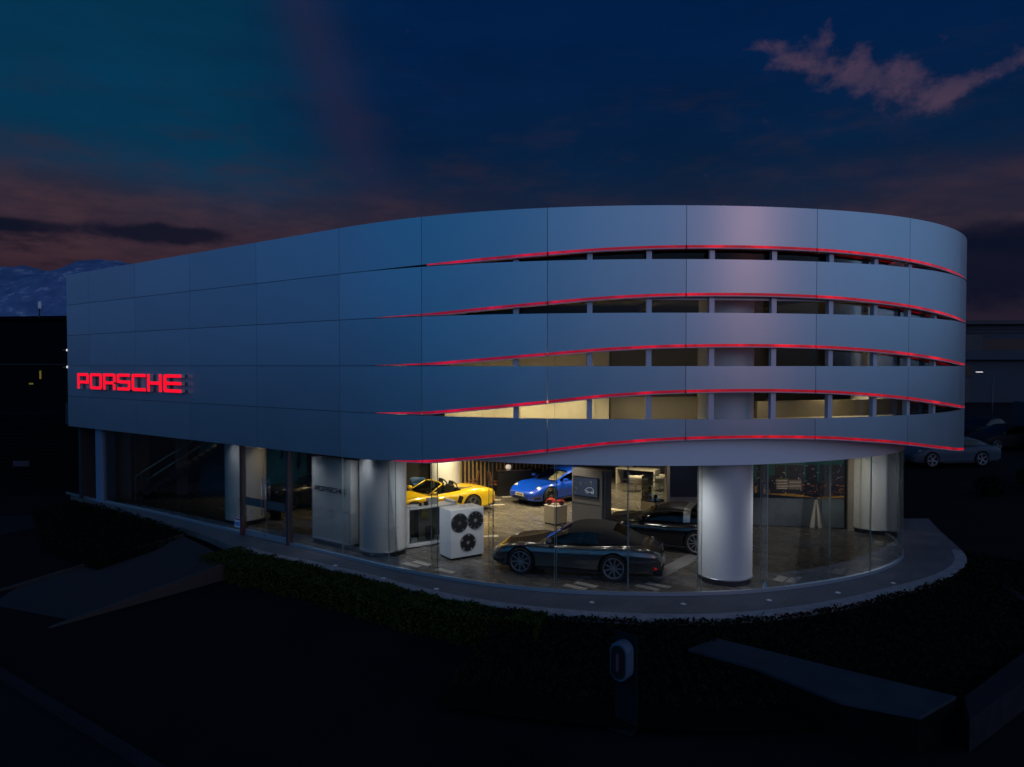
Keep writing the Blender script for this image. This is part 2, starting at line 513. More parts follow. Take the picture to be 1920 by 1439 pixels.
def led_mat():
    m = bpy.data.materials.new('red_light_line'); m.use_nodes = True; k = NT(m.node_tree)
    p = m.node_tree.nodes['Principled BSDF']
    p.inputs['Base Color'].default_value = (.20, .01, .02, 1); p.inputs['Roughness'].default_value = .4
    t = k.n('ShaderNodeTexCoord')
    f = k.noise(t.outputs['Object'], .9, 5, .7)
    sp = k.n('ShaderNodeSeparateXYZ'); k.l(t.outputs['Object'], sp.inputs[0])
    c = k.mix(k.step(sp.outputs[0], -3.0, 5.0), (.40, .001, .022), (.50, .001, .006))
    k.l(c, p.inputs['Emission Color'])
    k.l(k.m('ADD', k.m('MULTIPLY', k.step(f, .42, .70), 1.1), .50), p.inputs['Emission Strength'])
    return m
LED = led_mat()
LIP = mat('ledge_pink_reflection', (.70, .42, .48), .4, .1)  # metal lip; pink reflection of the red line put into its colour
first = True
for k in range(5):
    for a, b in zip(JOINTS, JOINTS[1:]):
        g = .006
        ss = srange(a + g, b - g, .3 if a >= 16 else 2.5)
        mb = MB(); ribbon(mb, ss, 0.0, .07, lambda s: zbot(k, s), lambda s: ztop(k))
        pn = bpart(mb, 'facade_panel', PANEL, auto=35)
        if b > 18.3 and a < 38.3:
            lo, hi = max(a + .02, 18.3), min(b - .02, 38.2)
            if k == 4: lo = max(lo, 18.9)
            if k == 0: lo = max(lo, 19.95)
            if lo >= hi - .1: continue
            s2 = srange(lo, hi, .25)
            def lz(s):
                return zbot(k, s) - min(.085, max(.006, gap(k, s) * .92 if k < 4 else .01 + (s - 18.6) * .055))
            mb = MB(); ribbon(mb, s2, .004, .05, lambda s: lz(s) + .026 * min(1, gap(k, s) * 9), lambda s: zbot(k, s) - .0005)
            o = bpart(mb, 'light_strip', LED, pn)
            mb = MB(); ribbon(mb, s2, -.012, .16, lambda s: lz(s), lambda s: lz(s) + .024 * min(1, gap(k, s) * 9))
            bpart(mb, 'light_ledge', LIP, pn)
# structure behind the panels
mb = MB(); ribbon(mb, srange(0.03, 18.4, 2), .10, .22, 3.02, 9.22); ribbon(mb, srange(38.0, 49.3, .5), .10, .22, 3.02, 9.22)
bpart(mb, 'backing_wall', REVEAL)
mb = MB()
sc = srange(18.41, 37.99, .3)
ribbon(mb, sc, .30, .31, 3.9, 9.18)
bpart(mb, 'upper_glazing', glassmat('upper_glass', (.95, .96, .955), 1.4, .25), auto=40)
mb = MB(); ribbon(mb, sc, .16, .34, 9.185, 9.24); bpart(mb, 'parapet_cap', PANEL)
for s in (22.3, 24.1, 25.5, 27.0, 28.55, 30.1, 31.5, 32.8, 34.15):
    p = FP(s, .17)
    mb = MB().box((p[0], p[1], 6.5), (.125, .12, 5.2), FA(s))
    bpart(mb, 'window_post', POSTM)
# horizontal transom in the second gap
mb = MB(); ribbon(mb, srange(23.4, 33.4, .3), .19, .27, 7.06, 7.12); bpart(mb, 'transom', POSTM)

# glass line of the ground floor
GL = [(-19.2, 30.45), (-16.9, 28.78), (-13.5, 26.5), (-10.2, 24.1), (-8.88, 23.16), (-6.93, 21.74), (-4.86, 20.24), (-3.37, 19.16), (-2.02, 18.35), (-.6, 17.65), (1.04, 17.12), (2.81, 16.89), (4.55, 16.9), (6.2, 17.17), (8.1, 17.86),
      (9.75, 18.8), (10.95, 19.9), (11.7, 21.2), (12.15, 22.9), (12.2, 24.8), (11.8, 27.0), (10.9, 29.2), (9.4, 31.0)]
def catmull(P, n=8):
    out = []
    for i in range(len(P) - 1):
        p0 = P[max(0, i - 1)]; p1 = P[i]; p2 = P[i + 1]; p3 = P[min(len(P) - 1, i + 2)]
        for k in range(n):
            t = k / n
            out.append(tuple(.5 * ((2 * p1[j]) + (-p0[j] + p2[j]) * t + (2 * p0[j] - 5 * p1[j] + 4 * p2[j] - p3[j]) * t * t + (-p0[j] + 3 * p1[j] - 3 * p2[j] + p3[j]) * t**3) for j in range(len(p1))))
    out.append(tuple(P[-1]))
    return out
GC = catmull(GL, 10)
GS = [0]
for a, b in zip(GC, GC[1:]): GS.append(GS[-1] + math.dist(a, b))
def GP(s, off=0.0):
    s = max(0, min(GS[-1] - 1e-4, s))
    lo = 0
    for i in range(len(GS) - 1):
        if GS[i + 1] >= s: lo = i; break
    t = (s - GS[lo]) / (GS[lo + 1] - GS[lo])
    a, b = GC[lo], GC[lo + 1]
    i0, i1 = max(0, lo - 2), min(len(GC) - 1, lo + 3)
    an = math.atan2(GC[i1][1] - GC[i0][1], GC[i1][0] - GC[i0][0])
    return (a[0] + (b[0] - a[0]) * t - math.sin(an) * off, a[1] + (b[1] - a[1]) * t + math.cos(an) * off, an)
def gribbon(mb, ss, o0, o1, z0, z1, o0b=None, o1b=None, mi=0):
    vs = []
    for s in ss:
        a = GP(s, o0); b = GP(s, o1); a2 = GP(s, o0 if o0b is None else o0b); b2 = GP(s, o1 if o1b is None else o1b)
        vs += [(a[0], a[1], z0), (a2[0], a2[1], z1), (b2[0], b2[1], z1), (b[0], b[1], z0)]
    n = len(ss); fs = []
    for i in range(n - 1):
        p = 4 * i; q = p + 4
        for k in range(4):
            l = (k + 1) % 4
            fs.append((p + k, q + k, q + l, p + l))
    fs += [(0, 1, 2, 3), (4 * (n - 1) + 3, 4 * (n - 1) + 2, 4 * (n - 1) + 1, 4 * (n - 1))]
    mb.add(vs, fs, mi)
    return mb
def gs_at(u):                                                     # glass parameter seen at a photo column
    best = None
    for i in range(0, len(GC)):
        x, y = GC[i]
        if y > 24 and x > 0: break
        uu = 960 + F * x / y
        if best is None or abs(uu - u) < best[0]: best = (abs(uu - u), i)
    i = best[1]
    for j in (i - 1, i):
        if 0 <= j < len(GC) - 1:
            u0 = 960 + F * GC[j][0] / GC[j][1]; u1 = 960 + F * GC[j + 1][0] / GC[j + 1][1]
            if min(u0, u1) <= u <= max(u0, u1) and abs(u1 - u0) > 1e-6:
                return GS[j] + (GS[j + 1] - GS[j]) * (u - u0) / (u1 - u0)
    return GS[i]
seams = [185] + [250, 330, 453, 540, 640, 727, 808, 916, 1040, 1180, 1318, 1442, 1560, 1637, 1690]
sp_ = [gs_at(u) for u in seams]
sp_ += [sp_[-1] + 1.9 * k for k in (1, 2, 3, 4, 5, 6)]
sp_ = [s for s in sp_ if s < GS[-1]]
SEAMM = mat('glass_seam', (.24, .31, .29), .3, .1)
for i, (a, b) in enumerate(zip(sp_, sp_[1:])):
    if i == 3: continue                                           # the doorway
    mb = MB(); gribbon(mb, srange(a + .006, b - .006, .3), 0, .012, .085, 3.12)
    bpart(mb, 'glass_pane', GLASS, auto=40)
FINM = glassmat('fin_glass', (.95, .97, .965), 1.5, .12, .05)
for s in sp_[5:]:
    p = GP(s, .15)
    mb = MB().box((p[0], p[1], 1.6), (.02, .26, 3.03), p[2])
    bpart(mb, 'glass_fin', FINM)
    p = GP(s, .006)
    mb = MB().box((p[0], p[1], 1.6), (.008, .02, 3.03), p[2])
    bpart(mb, 'glass_joint', SEAMM)
    p = GP(s, .285)
    bpart(MB().box((p[0], p[1], 1.6), (.022, .008, 3.03), p[2]), 'fin_edge', SEAMM)
# base rail
mb = MB(); gribbon(mb, srange(0, sp_[3], .5), -.03, .05, 0.0, .08); gribbon(mb, srange(sp_[4], GS[-1], .3), -.03, .05, 0.0, .08)
bpart(mb, 'base_rail', RAILM, auto=40)
# white fascia over the glass, leaning out to the panels
ga, gb = gs_at(640), GS[-1] - .2
mb = MB(); gribbon(mb, srange(ga, gb, .3), -.02, .4, 3.12, 3.9, -.02, .4)
bpart(mb, 'fascia', WHITE, auto=40)
mb = MB(); gribbon(mb, srange(0, ga - .01, .5), .02, .4, 3.0, 3.9)
bpart(mb, 'lintel', REVEAL)
# dark soffit joining fascia and facade
mb = MB(); ss = srange(0.1, 19.0, 1)
for s0, s1 in zip(ss, ss[1:]):
    a, b, c_, d = FP(s0, .08), FP(s1, .08), FP(s1, 1.6), FP(s0, 1.6)
    mb.add([(*a, 3.025), (*b, 3.025), (*c_, 3.025), (*d, 3.025), (*a, 3.06), (*b, 3.06), (*c_, 3.06), (*d, 3.06)], [(0, 1, 2, 3), (4, 5, 6, 7), (0, 1, 5, 4), (2, 3, 7, 6)])
bpart(mb, 'soffit', REVEAL)

# slabs
back_end = FP(66, 0)
st_pt = FP(0)
bd = (math.cos(R(54)), math.sin(R(54)))
dd = (back_end[0] - st_pt[0]) * bd[0] + (back_end[1] - st_pt[1]) * bd[1]
corner = (st_pt[0] + bd[0] * dd, st_pt[1] + bd[1] * dd)
def slab_poly(off, ds=.6):
    P = [FP(s, off + interp(s, [(0, .5), (17, .5), (19, .1), (28, 0), (33, .95), (40, 1.6), (66, 1.6)])) for s in srange(.8, 66, ds)]
    P.append((corner[0] + .4, corner[1] - .4))
    return P
mb = MB().prism(slab_poly(.5), 3.16, 3.90); bpart(mb, 'ceiling', mat('ceiling_warm_white', (.52, .47, .38), .7))
mb = MB().prism(slab_poly(.55), 3.905, 3.955); bpart(mb, 'upper_floor', mat('upper_floor_cream', (.50, .46, .36), .45))
mb = MB().prism(slab_poly(.5), 8.9, 9.15); bpart(mb, 'roof', mat('roof_membrane', (.05, .05, .055), .8))
mb = MB().prism(slab_poly(.9), 7.25, 7.35); bpart(mb, 'upper_ceiling', CEIL)
gp = [(p[0], p[1]) for p in (GP(s, .055) for s in srange(0.3, GS[-1], .4))]
gp += [FP(s, 1.2) for s in srange(51, 66, 2)] + [(corner[0] + .6, corner[1] - .6)]
mb = MB().prism(gp, -.25, 0.0)
fl = bpart(mb, 'showroom_floor', FLOORM)
# back and end walls
mb = MB(); ribbon(mb, srange(49.4, 66, 1), .0, .25, -.1, 9.2); bpart(mb, 'back_wall', CREAM)
mb = MB()
a = Vector((*st_pt, 0)); b = Vector((*corner, 0)); m_ = (a + b) / 2; L_ = (b - a).length
mb.box((m_[0] + .1, m_[1] - .05, 6.1), (L_ - .3, .2, 6.1), math.atan2(b[1] - a[1], b[0] - a[0])); bpart(mb, 'end_wall', PANEL)
mb = MB(); mb.box((m_[0] + .3, m_[1] - .2, 1.5), (L_ - .5, .2, 3.0), math.atan2(b[1] - a[1], b[0] - a[0])); bpart(mb, 'end_wall', REVEAL)
b1, b2 = Vector((*back_end, 0)), Vector((*corner, 0)); m_ = (b1 + b2) / 2
mb = MB(); mb.box((m_[0], m_[1], 4.5), ((b2 - b1).length, .25, 9.2), math.atan2(b2[1] - b1[1], b2[0] - b1[0])); bpart(mb, 'back_wall', DARKW)

# columns with their dark skirting
def column(u, v, r=.685, z1=3.16, m=COLM, top=True):
    p = at(u, v, 0.0)
    y = p[1] + r; x = (u - 960) / F * y
    n = MB().lathe([(r, .13), (r, z1 if not top else 7.25)], 48, (x, y, 0))
    o = bpart(n, 'column', m, auto=40)
    bpart(MB().lathe([(r - .03, 0.0), (r - .03, .13)], 48, (x, y, 0)), 'skirting', SKIRT, o)
    bpart(MB().lathe([(r + .004, .13), (r + .012, .14), (r + .012, .155), (r + .004, .165)], 48, (x, y, 0)), 'trim_ring', RAILM, o)
    return x, y
column(1361, 1101)
column(717, 1047)
column(1638, 1004)
column(458, 986)
column(836, 930)

# upper storey rooms
def wallbox(name, a, b, z0, z1, t, m, parent=None, bevel=0):
    a = Vector(a[:2]); b = Vector(b[:2]); c_ = (a + b) / 2; d = b - a
    mb = MB().box((c_[0], c_[1], (z0 + z1) / 2), (d.length, t, z1 - z0), math.atan2(d[1], d[0]))
    return bpart(mb, name, m, parent, bevel=bevel)
wallbox('room_wall', atY(835, 700, 21.3), atY(1142, 700, 20.2), 3.96, 6.45, .15, CREAM)
wallbox('room_wall', atY(1144, 700, 20.6), atY(1308, 700, 20.6), 4.62, 6.45, .15, OLIVE)
wallbox('room_parapet', atY(1144, 700, 20.5), atY(1308, 700, 20.5), 3.96, 4.61, .12, TAUPE)
wallbox('room_wall', atY(1309, 700, 20.4), atY(1332, 700, 20.4), 3.96, 6.45, .3, CREAM)
wallbox('room_parapet', atY(1418, 700, 21.0), atY(1720, 700, 23.0), 3.96, 4.45, .12, TAUPE)
wallbox('room_wall', atY(1340, 700, 25.0), atY(1760, 700, 27.0), 3.96, 6.45, .15, OLIVE)
for u in (905, 975, 1040, 1100):
    p = atY(u, 700, 21.0 - (u - 835) / 307 * 1.1 - .10)
    bpart(MB().box((p[0], p[1], 5.2), (.012, .02, 2.4)), 'wall_joint', TAUPE)
# roof beams seen under the first two gaps
for s in (26.0, 29.8):
    p = FP(s, 2.6); bpart(MB().box((p[0], p[1], 7.16), (.14, 4.0, .16), FA(s)), 'ceiling_beam', CEIL)

# doorway of the glass front
DOOR = sp_[3], sp_[4]
for s in DOOR:
    p = GP(s, 0); bpart(MB().box((p[0], p[1], 1.5), (.10, .16, 3.0), p[2]), 'door_post', mat('door_frame', (.10, .085, .10), .4, .6))
pa, pb = GP(DOOR[0], 0), GP(DOOR[1], 0)
an = math.atan2(pb[1] - pa[1], pb[0] - pa[0]); L_ = math.dist(pa[:2], pb[:2])
def dloc(t, off=0.0): return (pa[0] + (pb[0] - pa[0]) * t - math.sin(an) * off, pa[1] + (pb[1] - pa[1]) * t + math.cos(an) * off)
for t0, t1 in ((.06, .495), (.505, .94)):
    c_ = dloc((t0 + t1) / 2)
    dr = bpart(MB().box((c_[0], c_[1], 1.52), (L_ * (t1 - t0), .014, 2.7), an), 'glass_door', GLASS)
    bpart(MB().box((c_[0], c_[1], .10), (L_ * (t1 - t0), .05, .17), an), 'door_rail', RAILM, dr)
    c_ = dloc((t0 + t1) / 2, -.012)
    bpart(MB().box((c_[0], c_[1], 1.12), (L_ * (t1 - t0) - .05, .006, .26), an), 'frosted_band', mat('frosting', (.05, .06, .065), .6), dr)
    hx = dloc(.455 if t0 < .3 else .545, -.06)
    hb = MB().bar((hx[0], hx[1], .75), (hx[0], hx[1], 1.95), .018)
    for z in (.85, 1.85):
        q = dloc(.455 if t0 < .3 else .545, 0); hb.bar((hx[0], hx[1], z), (q[0], q[1], z), .012)
    bpart(hb, 'door_handle', RAILM, dr, smooth=True)
# little notice stuck on the glass beside the door
p = GP(DOOR[0] - .30, -.008)
nt = MB().box((p[0], p[1], .34), (.30, .006, .32), p[2], 0)
p2 = GP(DOOR[0] - .30, -.013)
nt.box((p2[0], p2[1], .455), (.28, .004, .05), p2[2], 1)
nt.box((p2[0], p2[1], .30), (.24, .004, .12), p2[2], 2)
tag(nt.build('door_notice', [mat('notice_white', (.6, .6, .66), .5), mat('notice_red', (.4, .05, .08), .5), mat('notice_blue', (.08, .2, .5), .5)]), 'small white notice with red strip and blue block low on the glass by the door', 'notice')
p = GP(DOOR[0] + .10, -.09)
tag(MB().lathe([(.035, 0), (.038, .02), (.035, .36), (.02, .40), (.01, .43)], 14, (p[0], p[1], .02)).build('fire_extinguisher', mat('red_paint', (.10, .005, .008), .6), smooth=True), 'small red cylinder standing at the foot of the door post', 'extinguisher')

# blue side pillar at the far left end, slats and inner walls
mb = MB(); a = at(187, 940); mb.box((a[0] + .25, a[1], 1.5), (.55, .5, 3.04), R(-36)); bpart(mb, 'end_pillar', mat('pillar_blue_grey', (.12, .20, .30), .5))

# ------------------------------------------------------------------ lettering
GLY = {  # strokes on a 1 x 1 cell: (x0, y0, x1, y1)
    'P': [(0, 0, .17, 1), (.17, .82, .86, 1), (.17, .34, .86, .52), (.83, .34, 1, 1)],
    'O': [(0, 0, .17, 1), (.83, 0, 1, 1), (.17, .82, .83, 1), (.17, 0, .83, .18)],
    'R': [(0, 0, .17, 1), (.17, .82, .83, 1), (.17, .34, .83, .52), (.83, .48, 1, 1), (.81, 0, .98, .36)],
    'S': [(0, .82, .97, 1), (0, .44, .17, .82), (.17, .42, .83, .60), (.83, .18, 1, .60), (.03, 0, 1, .18)],
    'C': [(0, 0, .17, 1), (.17, .82, 1, 1), (.17, 0, 1, .18)],
    'H': [(0, 0, .17, 1), (.83, 0, 1, 1), (.17, .40, .83, .58)],
    'E': [(0, 0, .17, 1), (.17, .82, 1, 1), (.17, .41, 1, .59), (.17, 0, 1, .18)],
}
ADV = {'P': 1, 'O': 1, 'R': 1, 'S': 1.02, 'C': 1.02, 'H': 1, 'E': 1.18}
SOFT = {'P': ('tr', 'mr'), 'O': ('tl', 'tr', 'bl', 'br'), 'R': ('tr',), 'S': ('tl', 'br', 'bl', 'tr'), 'C': ('tl', 'bl'), 'E': ('tl', 'bl'), 'H': ()}
def glyph(ch, w_, h_, d, M, mbf, mbs, fd=.012):
    """front plates go to mbf, the deep sides to mbs"""
    for (x0, y0, x1, y1) in GLY[ch]:
        c = .10
        pts = [(x0, y0), (x1, y0), (x1, y1), (x0, y1)]
        out = []
        for (x, y) in pts:
            cut = (abs(x) < .02 or abs(x - 1) < .02) and (abs(y) < .02 or abs(y - 1) < .02) and (('t' if y > .5 else 'b') + ('l' if x < .5 else 'r')) in SOFT[ch]
            out.append((x, y, cut))
        poly = []
        n = len(out)
        for i, (x, y, cut) in enumerate(out):
            if not cut: poly.append((x, y)); continue
            px, py, _ = out[i - 1]; nx, ny, _ = out[(i + 1) % n]
            l0 = math.hypot(px - x, py - y); l1 = math.hypot(nx - x, ny - y)
            c0 = min(c, l0 * .5); c1 = min(c, l1 * .5)
            poly += [(x + (px - x) / l0 * c0, y + (py - y) / l0 * c0), (x + (nx - x) / l1 * c1, y + (ny - y) / l1 * c1)]
        for mb_, y0_, y1_ in ((mbs, 0.0, d), (mbf, -fd, -.0005)):
            if mb_ is None: continue
            k = len(poly)
            vs = [M @ Vector((x * w_, y0_, y * h_)) for x, y in poly] + [M @ Vector((x * w_, y1_, y * h_)) for x, y in poly]
            mb_.add(vs, [tuple(range(k)), tuple(range(k, 2 * k))[::-1]] + [(i, (i + 1) % k, k + (i + 1) % k, k + i) for i in range(k)])
# big sign: follows the straight front, stands off it on stubs
SGN = empty('letter_sign', (*FP(2.0, -.18), 5.0), 'red illuminated letter sign reading PORSCHE standing off the metal wall at the far left', 'sign')
SGN.rotation_euler = (0, 0, R(-36.1))
LRED = mat('sign_red', (.5, .01, .02), .4, emis=(1.0, .002, .018), es=1.05)
LSIDE = mat('sign_side', (.55, .58, .60), .3, .5)
s_l = 1.35; s_r = 9.15
word = 'PORSCHE'
tot_w = sum(ADV[c] for c in word) + .12 * 6
unit = (s_r - s_l) / tot_w
x = s_l - 2.0
for ch in word:
    M = Matrix.Translation((x, 0, -.41))
    mf, ms = MB(), MB()
    glyph(ch, unit * ADV[ch], .62, .12, M, mf, ms)
    f = mf.build('letter', LRED, SGN)
    ms.build('letter_side', LSIDE, f)
    sb = MB().bar((x + .1, .12, -.1), (x + .1, .18, -.1), .02)
    sb.build('stub', LSIDE, f)
    x += unit * (ADV[ch] + .12)

# ------------------------------------------------------------------ pavement, ground, ramp
PV = [(-17.6, 28.85), (-15.2, 27.05), (-12.5, 25.05), (-10.2, 23.2), (-8.9, 21.9), (-7.3, 20.55), (-6.03, 19.80), (-3.95, 18.42), (-2.60, 17.42), (-1.25, 16.55), (.5, 15.82), (2.32, 15.42), (3.95, 15.33), (5.61, 15.55), (7.57, 16.25), (9.4, 17.2), (11.0, 18.15), (12.1, 19.05), (12.85, 19.95), (13.4, 21.0)]
PC = catmull(PV, 6)
outer = PC + [(13.75, 22.0), (14.3, 23.6), (15.3, 26.2), (16.8, 29.8), (18.0, 33), (16, 40), (2, 48), (-14, 40), (-17.0, 31.5)]
struct(MB().prism(outer, -.22, -.004).build('pavement', PAVEM))
def strip(P, o0, o1, z0, z1):
    mb = MB(); vs = []
    n = len(P)
    for i, p in enumerate(P):
        a = P[max(0, i - 1)]; b = P[min(n - 1, i + 1)]
        an = math.atan2(b[1] - a[1], b[0] - a[0])
        nx, ny = -math.sin(an), math.cos(an)
        vs += [(p[0] + nx * o0, p[1] + ny * o0, z0), (p[0] + nx * o0, p[1] + ny * o0, z1), (p[0] + nx * o1, p[1] + ny * o1, z1), (p[0] + nx * o1, p[1] + ny * o1, z0)]
    fs = []
    for i in range(n - 1):
        for k in range(4):
            l = (k + 1) % 4
            fs.append((4 * i + k, 4 * i + 4 + k, 4 * i + 4 + l, 4 * i + l))
    fs += [(0, 1, 2, 3), (4 * n - 1, 4 * n - 2, 4 * n - 3, 4 * n - 4)]
    mb.add(vs, fs)
    return mb
struct(strip(PC[27:], -.02, .28, -.35, .003).build('pavement_edge', EDGEM))
# ground sheet: lower forecourt in front, climbing towards the yard on the right
def gz(x, y):
    d = .0
    f = -.72
    if y > 15:
        f = -.72 + min(1, (y - 15) / 7) * .42
    if y > 22:
        f = -.30 + (y - 22) * .085 * max(0, min(1, (x - 6) / 8))
        f = min(f, .75)
    return f
mb = MB(); xs = [-4000, -600, -150, -60] + [-40 + 2 * i for i in range(41)] + [60, 150, 600, 4000]; ys = [-200, -40, -10] + [0 + 1.5 * i for i in range(34)] + [70, 110, 300, 900, 4000]
vs = []; fs = []
for y in ys:
    for x in xs: vs.append((x, y, gz(x, y)))
nx_ = len(xs)
for j in range(len(ys) - 1):
    for i in range(nx_ - 1):
        fs.append((j * nx_ + i, j * nx_ + i + 1, (j + 1) * nx_ + i + 1, (j + 1) * nx_ + i))
mb.add(vs, fs)
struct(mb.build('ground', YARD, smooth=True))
# road across the lower left corner with its kerb
k0, k1 = at(-60, 1228, -.6), at(330, 1470, -.6)
d = (k1 - k0).normalized(); nrm = Vector((-d[1], d[0], 0))
rp = [k0 - d * 30, k1 + d * 12, k1 + d * 12 - nrm * 9, k0 - d * 30 - nrm * 9]
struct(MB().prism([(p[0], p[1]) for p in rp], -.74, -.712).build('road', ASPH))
kp = [(k0 - d * 30)[:2], (k1 + d * 12)[:2]]
struct(strip([tuple(k0 - d * 30 + d * t) for t in (0, 10, 20, 30, 34, 38, 42, 46)], .0, .16, -.75, -.60).build('kerb', KERBM))
# ramp up to the door with a plastered side wall
ra, rb = at(437, 1052, 0.0), at(78, 1184, -.70)
rc, rd = at(345, 1006, 0.0), at(-160, 1160, -.70)
vs = [ra, rb, rd, rc]
lowz = -.9
mb = MB().add([tuple(p) for p in vs] + [(p[0], p[1], lowz) for p in vs], [(0, 1, 2, 3), (4, 5, 6, 7), (1, 2, 6, 5), (2, 3, 7, 6), (3, 0, 4, 7), (0, 1, 5, 4)])
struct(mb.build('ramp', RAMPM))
def sidewall(a, b, t, m, name, up=.05):
    d = (b - a); n = Vector((-d[1], d[0], 0)).normalized() * t
    v = [a, b, b + n, a + n]
    mb = MB().add([(p[0], p[1], p[2] + up) for p in v] + [(p[0], p[1], lowz) for p in v], [(0, 1, 2, 3), (4, 5, 6, 7), (0, 1, 5, 4), (1, 2, 6, 5), (2, 3, 7, 6), (3, 0, 4, 7)])
    return mb.build(name, m)
tag(sidewall(ra, rb, .14, mat('ramp_plaster', (.024, .018, .016), .8, var=.3, vscale=2, bump=.3, bscale=20), 'ramp_wall'), 'low plastered side wall of the entrance ramp', 'wall')
tag(sidewall(rc, rd, -.14, CONCD, 'ramp_kerb', .06), 'thin concrete edge on the far side of the entrance ramp', 'kerb')
# pale slabs at the left border of the picture
a, b, c_, d_ = at(-10, 1160, -.69), at(78, 1185, -.69), at(10, 1212, -.69), at(-90, 1195, -.69)
struct(MB().prism([(p[0], p[1]) for p in (at(-120, 1120, -.69), at(-5, 1142, -.69), b, at(-60, 1222, -.69), at(-150, 1200, -.69))], -.74, -.694).build('landing', KERBM))
struct(MB().prism([(p[0], p[1]) for p in (at(-200, 985, -.3), at(30, 968, -.3), at(92, 962, -.3), at(88, 985, -.3), at(0, 1004, -.3), at(-200, 1030, -.3))], -.5, -.29).build('yard_path', KERBM))
# right road edge kerb running to the lower right corner
kr = [at(1707, 930, -.02), at(1735, 965, -.04), at(1763, 998, -.08), at(1803, 1042, -.12), at(1870, 1098, -.25), at(1960, 1172, -.40), at(2100, 1290, -.5)]
struct(strip([(p[0], p[1]) for p in kr], -.05, .14, -.9, -.16).build('road_kerb', KERBM))

# leafy planting ------------------------------------------------------------
def leaves(mb, n, fn, size, mi=0):
    vs = []; fs = []
    for i in range(n):
        c, up = fn()
        u = Vector((random.gauss(0, 1), random.gauss(0, 1), random.gauss(0, 1))).normalized()
        nn = (u + up * .9).normalized()
        t = nn.orthogonal().normalized(); t = Matrix.Rotation(random.random() * 6.28, 3, nn) @ t
        b = nn.cross(t); s_ = size * random.uniform(.6, 1.3)
        o = len(vs)
        vs += [c - t * s_, c + b * s_ * .45, c + t * s_, c - b * s_ * .45]
        fs.append((o, o + 1, o + 2, o + 3))
    mb.add(vs, fs, mi)
i0 = min(range(len(PC)), key=lambda i: abs(PC[i][0] + 8.15)); i1 = min(range(len(PC)), key=lambda i: abs(PC[i][0] - .9))
HP = PC[i0:i1 + 1]
def offp(P, t, off):
    k = t * (len(P) - 1); i = min(len(P) - 2, int(k)); f = k - i
    a, b = P[i], P[i + 1]; an = math.atan2(b[1] - a[1], b[0] - a[0])
    return Vector((a[0] + (b[0] - a[0]) * f + math.sin(an) * off, a[1] + (b[1] - a[1]) * f - math.cos(an) * off, 0))
def hedge_fn():
    t = random.random()
    wd = 1.25 * (1 - .5 * t)
    r = random.random()
    bumpy = .05 * math.sin(t * 47) + .03 * math.sin(t * 113 + 1)
    if r < .62:
        p = offp(HP, t, .06 + random.random() * wd); p.z = .06 + bumpy * .6 - .08 * t + random.gauss(0, .025); return p, Vector((0, 0, 1))
    if r < .92:
        p = offp(HP, t, .06 + wd + random.gauss(0, .03) + bumpy); p.z = random.uniform(-.72, .05); return p, Vector((-.3, -1, 0))
    t = random.choice((0, 1)); p = offp(HP, t, .06 + random.random() * 1.2); p.z = random.uniform(-.7, .05); return p, Vector((-1 if t == 0 else 1, 0, 0))
HG = empty('hedge', tuple(offp(HP, .5, .6) + Vector((0, 0, -.7))), 'clipped green hedge along the pavement, lit from the showroom on its top', 'hedge')
mb = MB(); leaves(mb, 26000, hedge_fn, .035)
mb.v = [(v[0] - HG.location[0], v[1] - HG.location[1], v[2] - HG.location[2]) for v in mb.v]
mb.build('foliage', LEAFG, HG)
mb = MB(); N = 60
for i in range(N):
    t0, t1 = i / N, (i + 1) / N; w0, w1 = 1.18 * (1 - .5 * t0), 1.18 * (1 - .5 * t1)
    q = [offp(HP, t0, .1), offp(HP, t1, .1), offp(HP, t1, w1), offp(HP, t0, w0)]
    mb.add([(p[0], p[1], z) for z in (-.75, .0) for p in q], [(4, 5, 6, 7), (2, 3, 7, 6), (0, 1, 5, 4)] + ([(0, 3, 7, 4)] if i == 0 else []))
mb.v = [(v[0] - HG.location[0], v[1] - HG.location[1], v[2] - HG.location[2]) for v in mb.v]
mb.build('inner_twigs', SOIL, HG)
# low dark shrubs in the bed below the pavement
BP = PC[i1 - 3:]
def shrub_fn():
    t = random.random(); o = .03 + random.random() ** 1.3 * 3.2
    p = offp(BP, t, o); h = .10 + .12 * math.sin(t * 60 + o * 5) * math.sin(o * 7)
    p.z = -.06 - o * .10 + h * .5 * random.random() + random.gauss(0, .03); return p, Vector((0, 0, 1))
mb = MB(); leaves(mb, 22000, shrub_fn, .05)
sh = mb.build('ground_cover', LEAFD); tag(sh, 'low dark ground cover in the bed below the curved pavement', 'ground cover', kind='stuff')
mb = MB(); N = 50
for i in range(N):
    q = [offp(BP, i / N, .0), offp(BP, (i + 1) / N, .0), offp(BP, (i + 1) / N, 3.6), offp(BP, i / N, 3.6)]
    zz = [-.14, -.14, -.60, -.60]
    mb.add([(p[0], p[1], z) for p, z in zip(q, zz)], [(0, 1, 2, 3)])
struct(mb.build('planting_bed', SOIL))
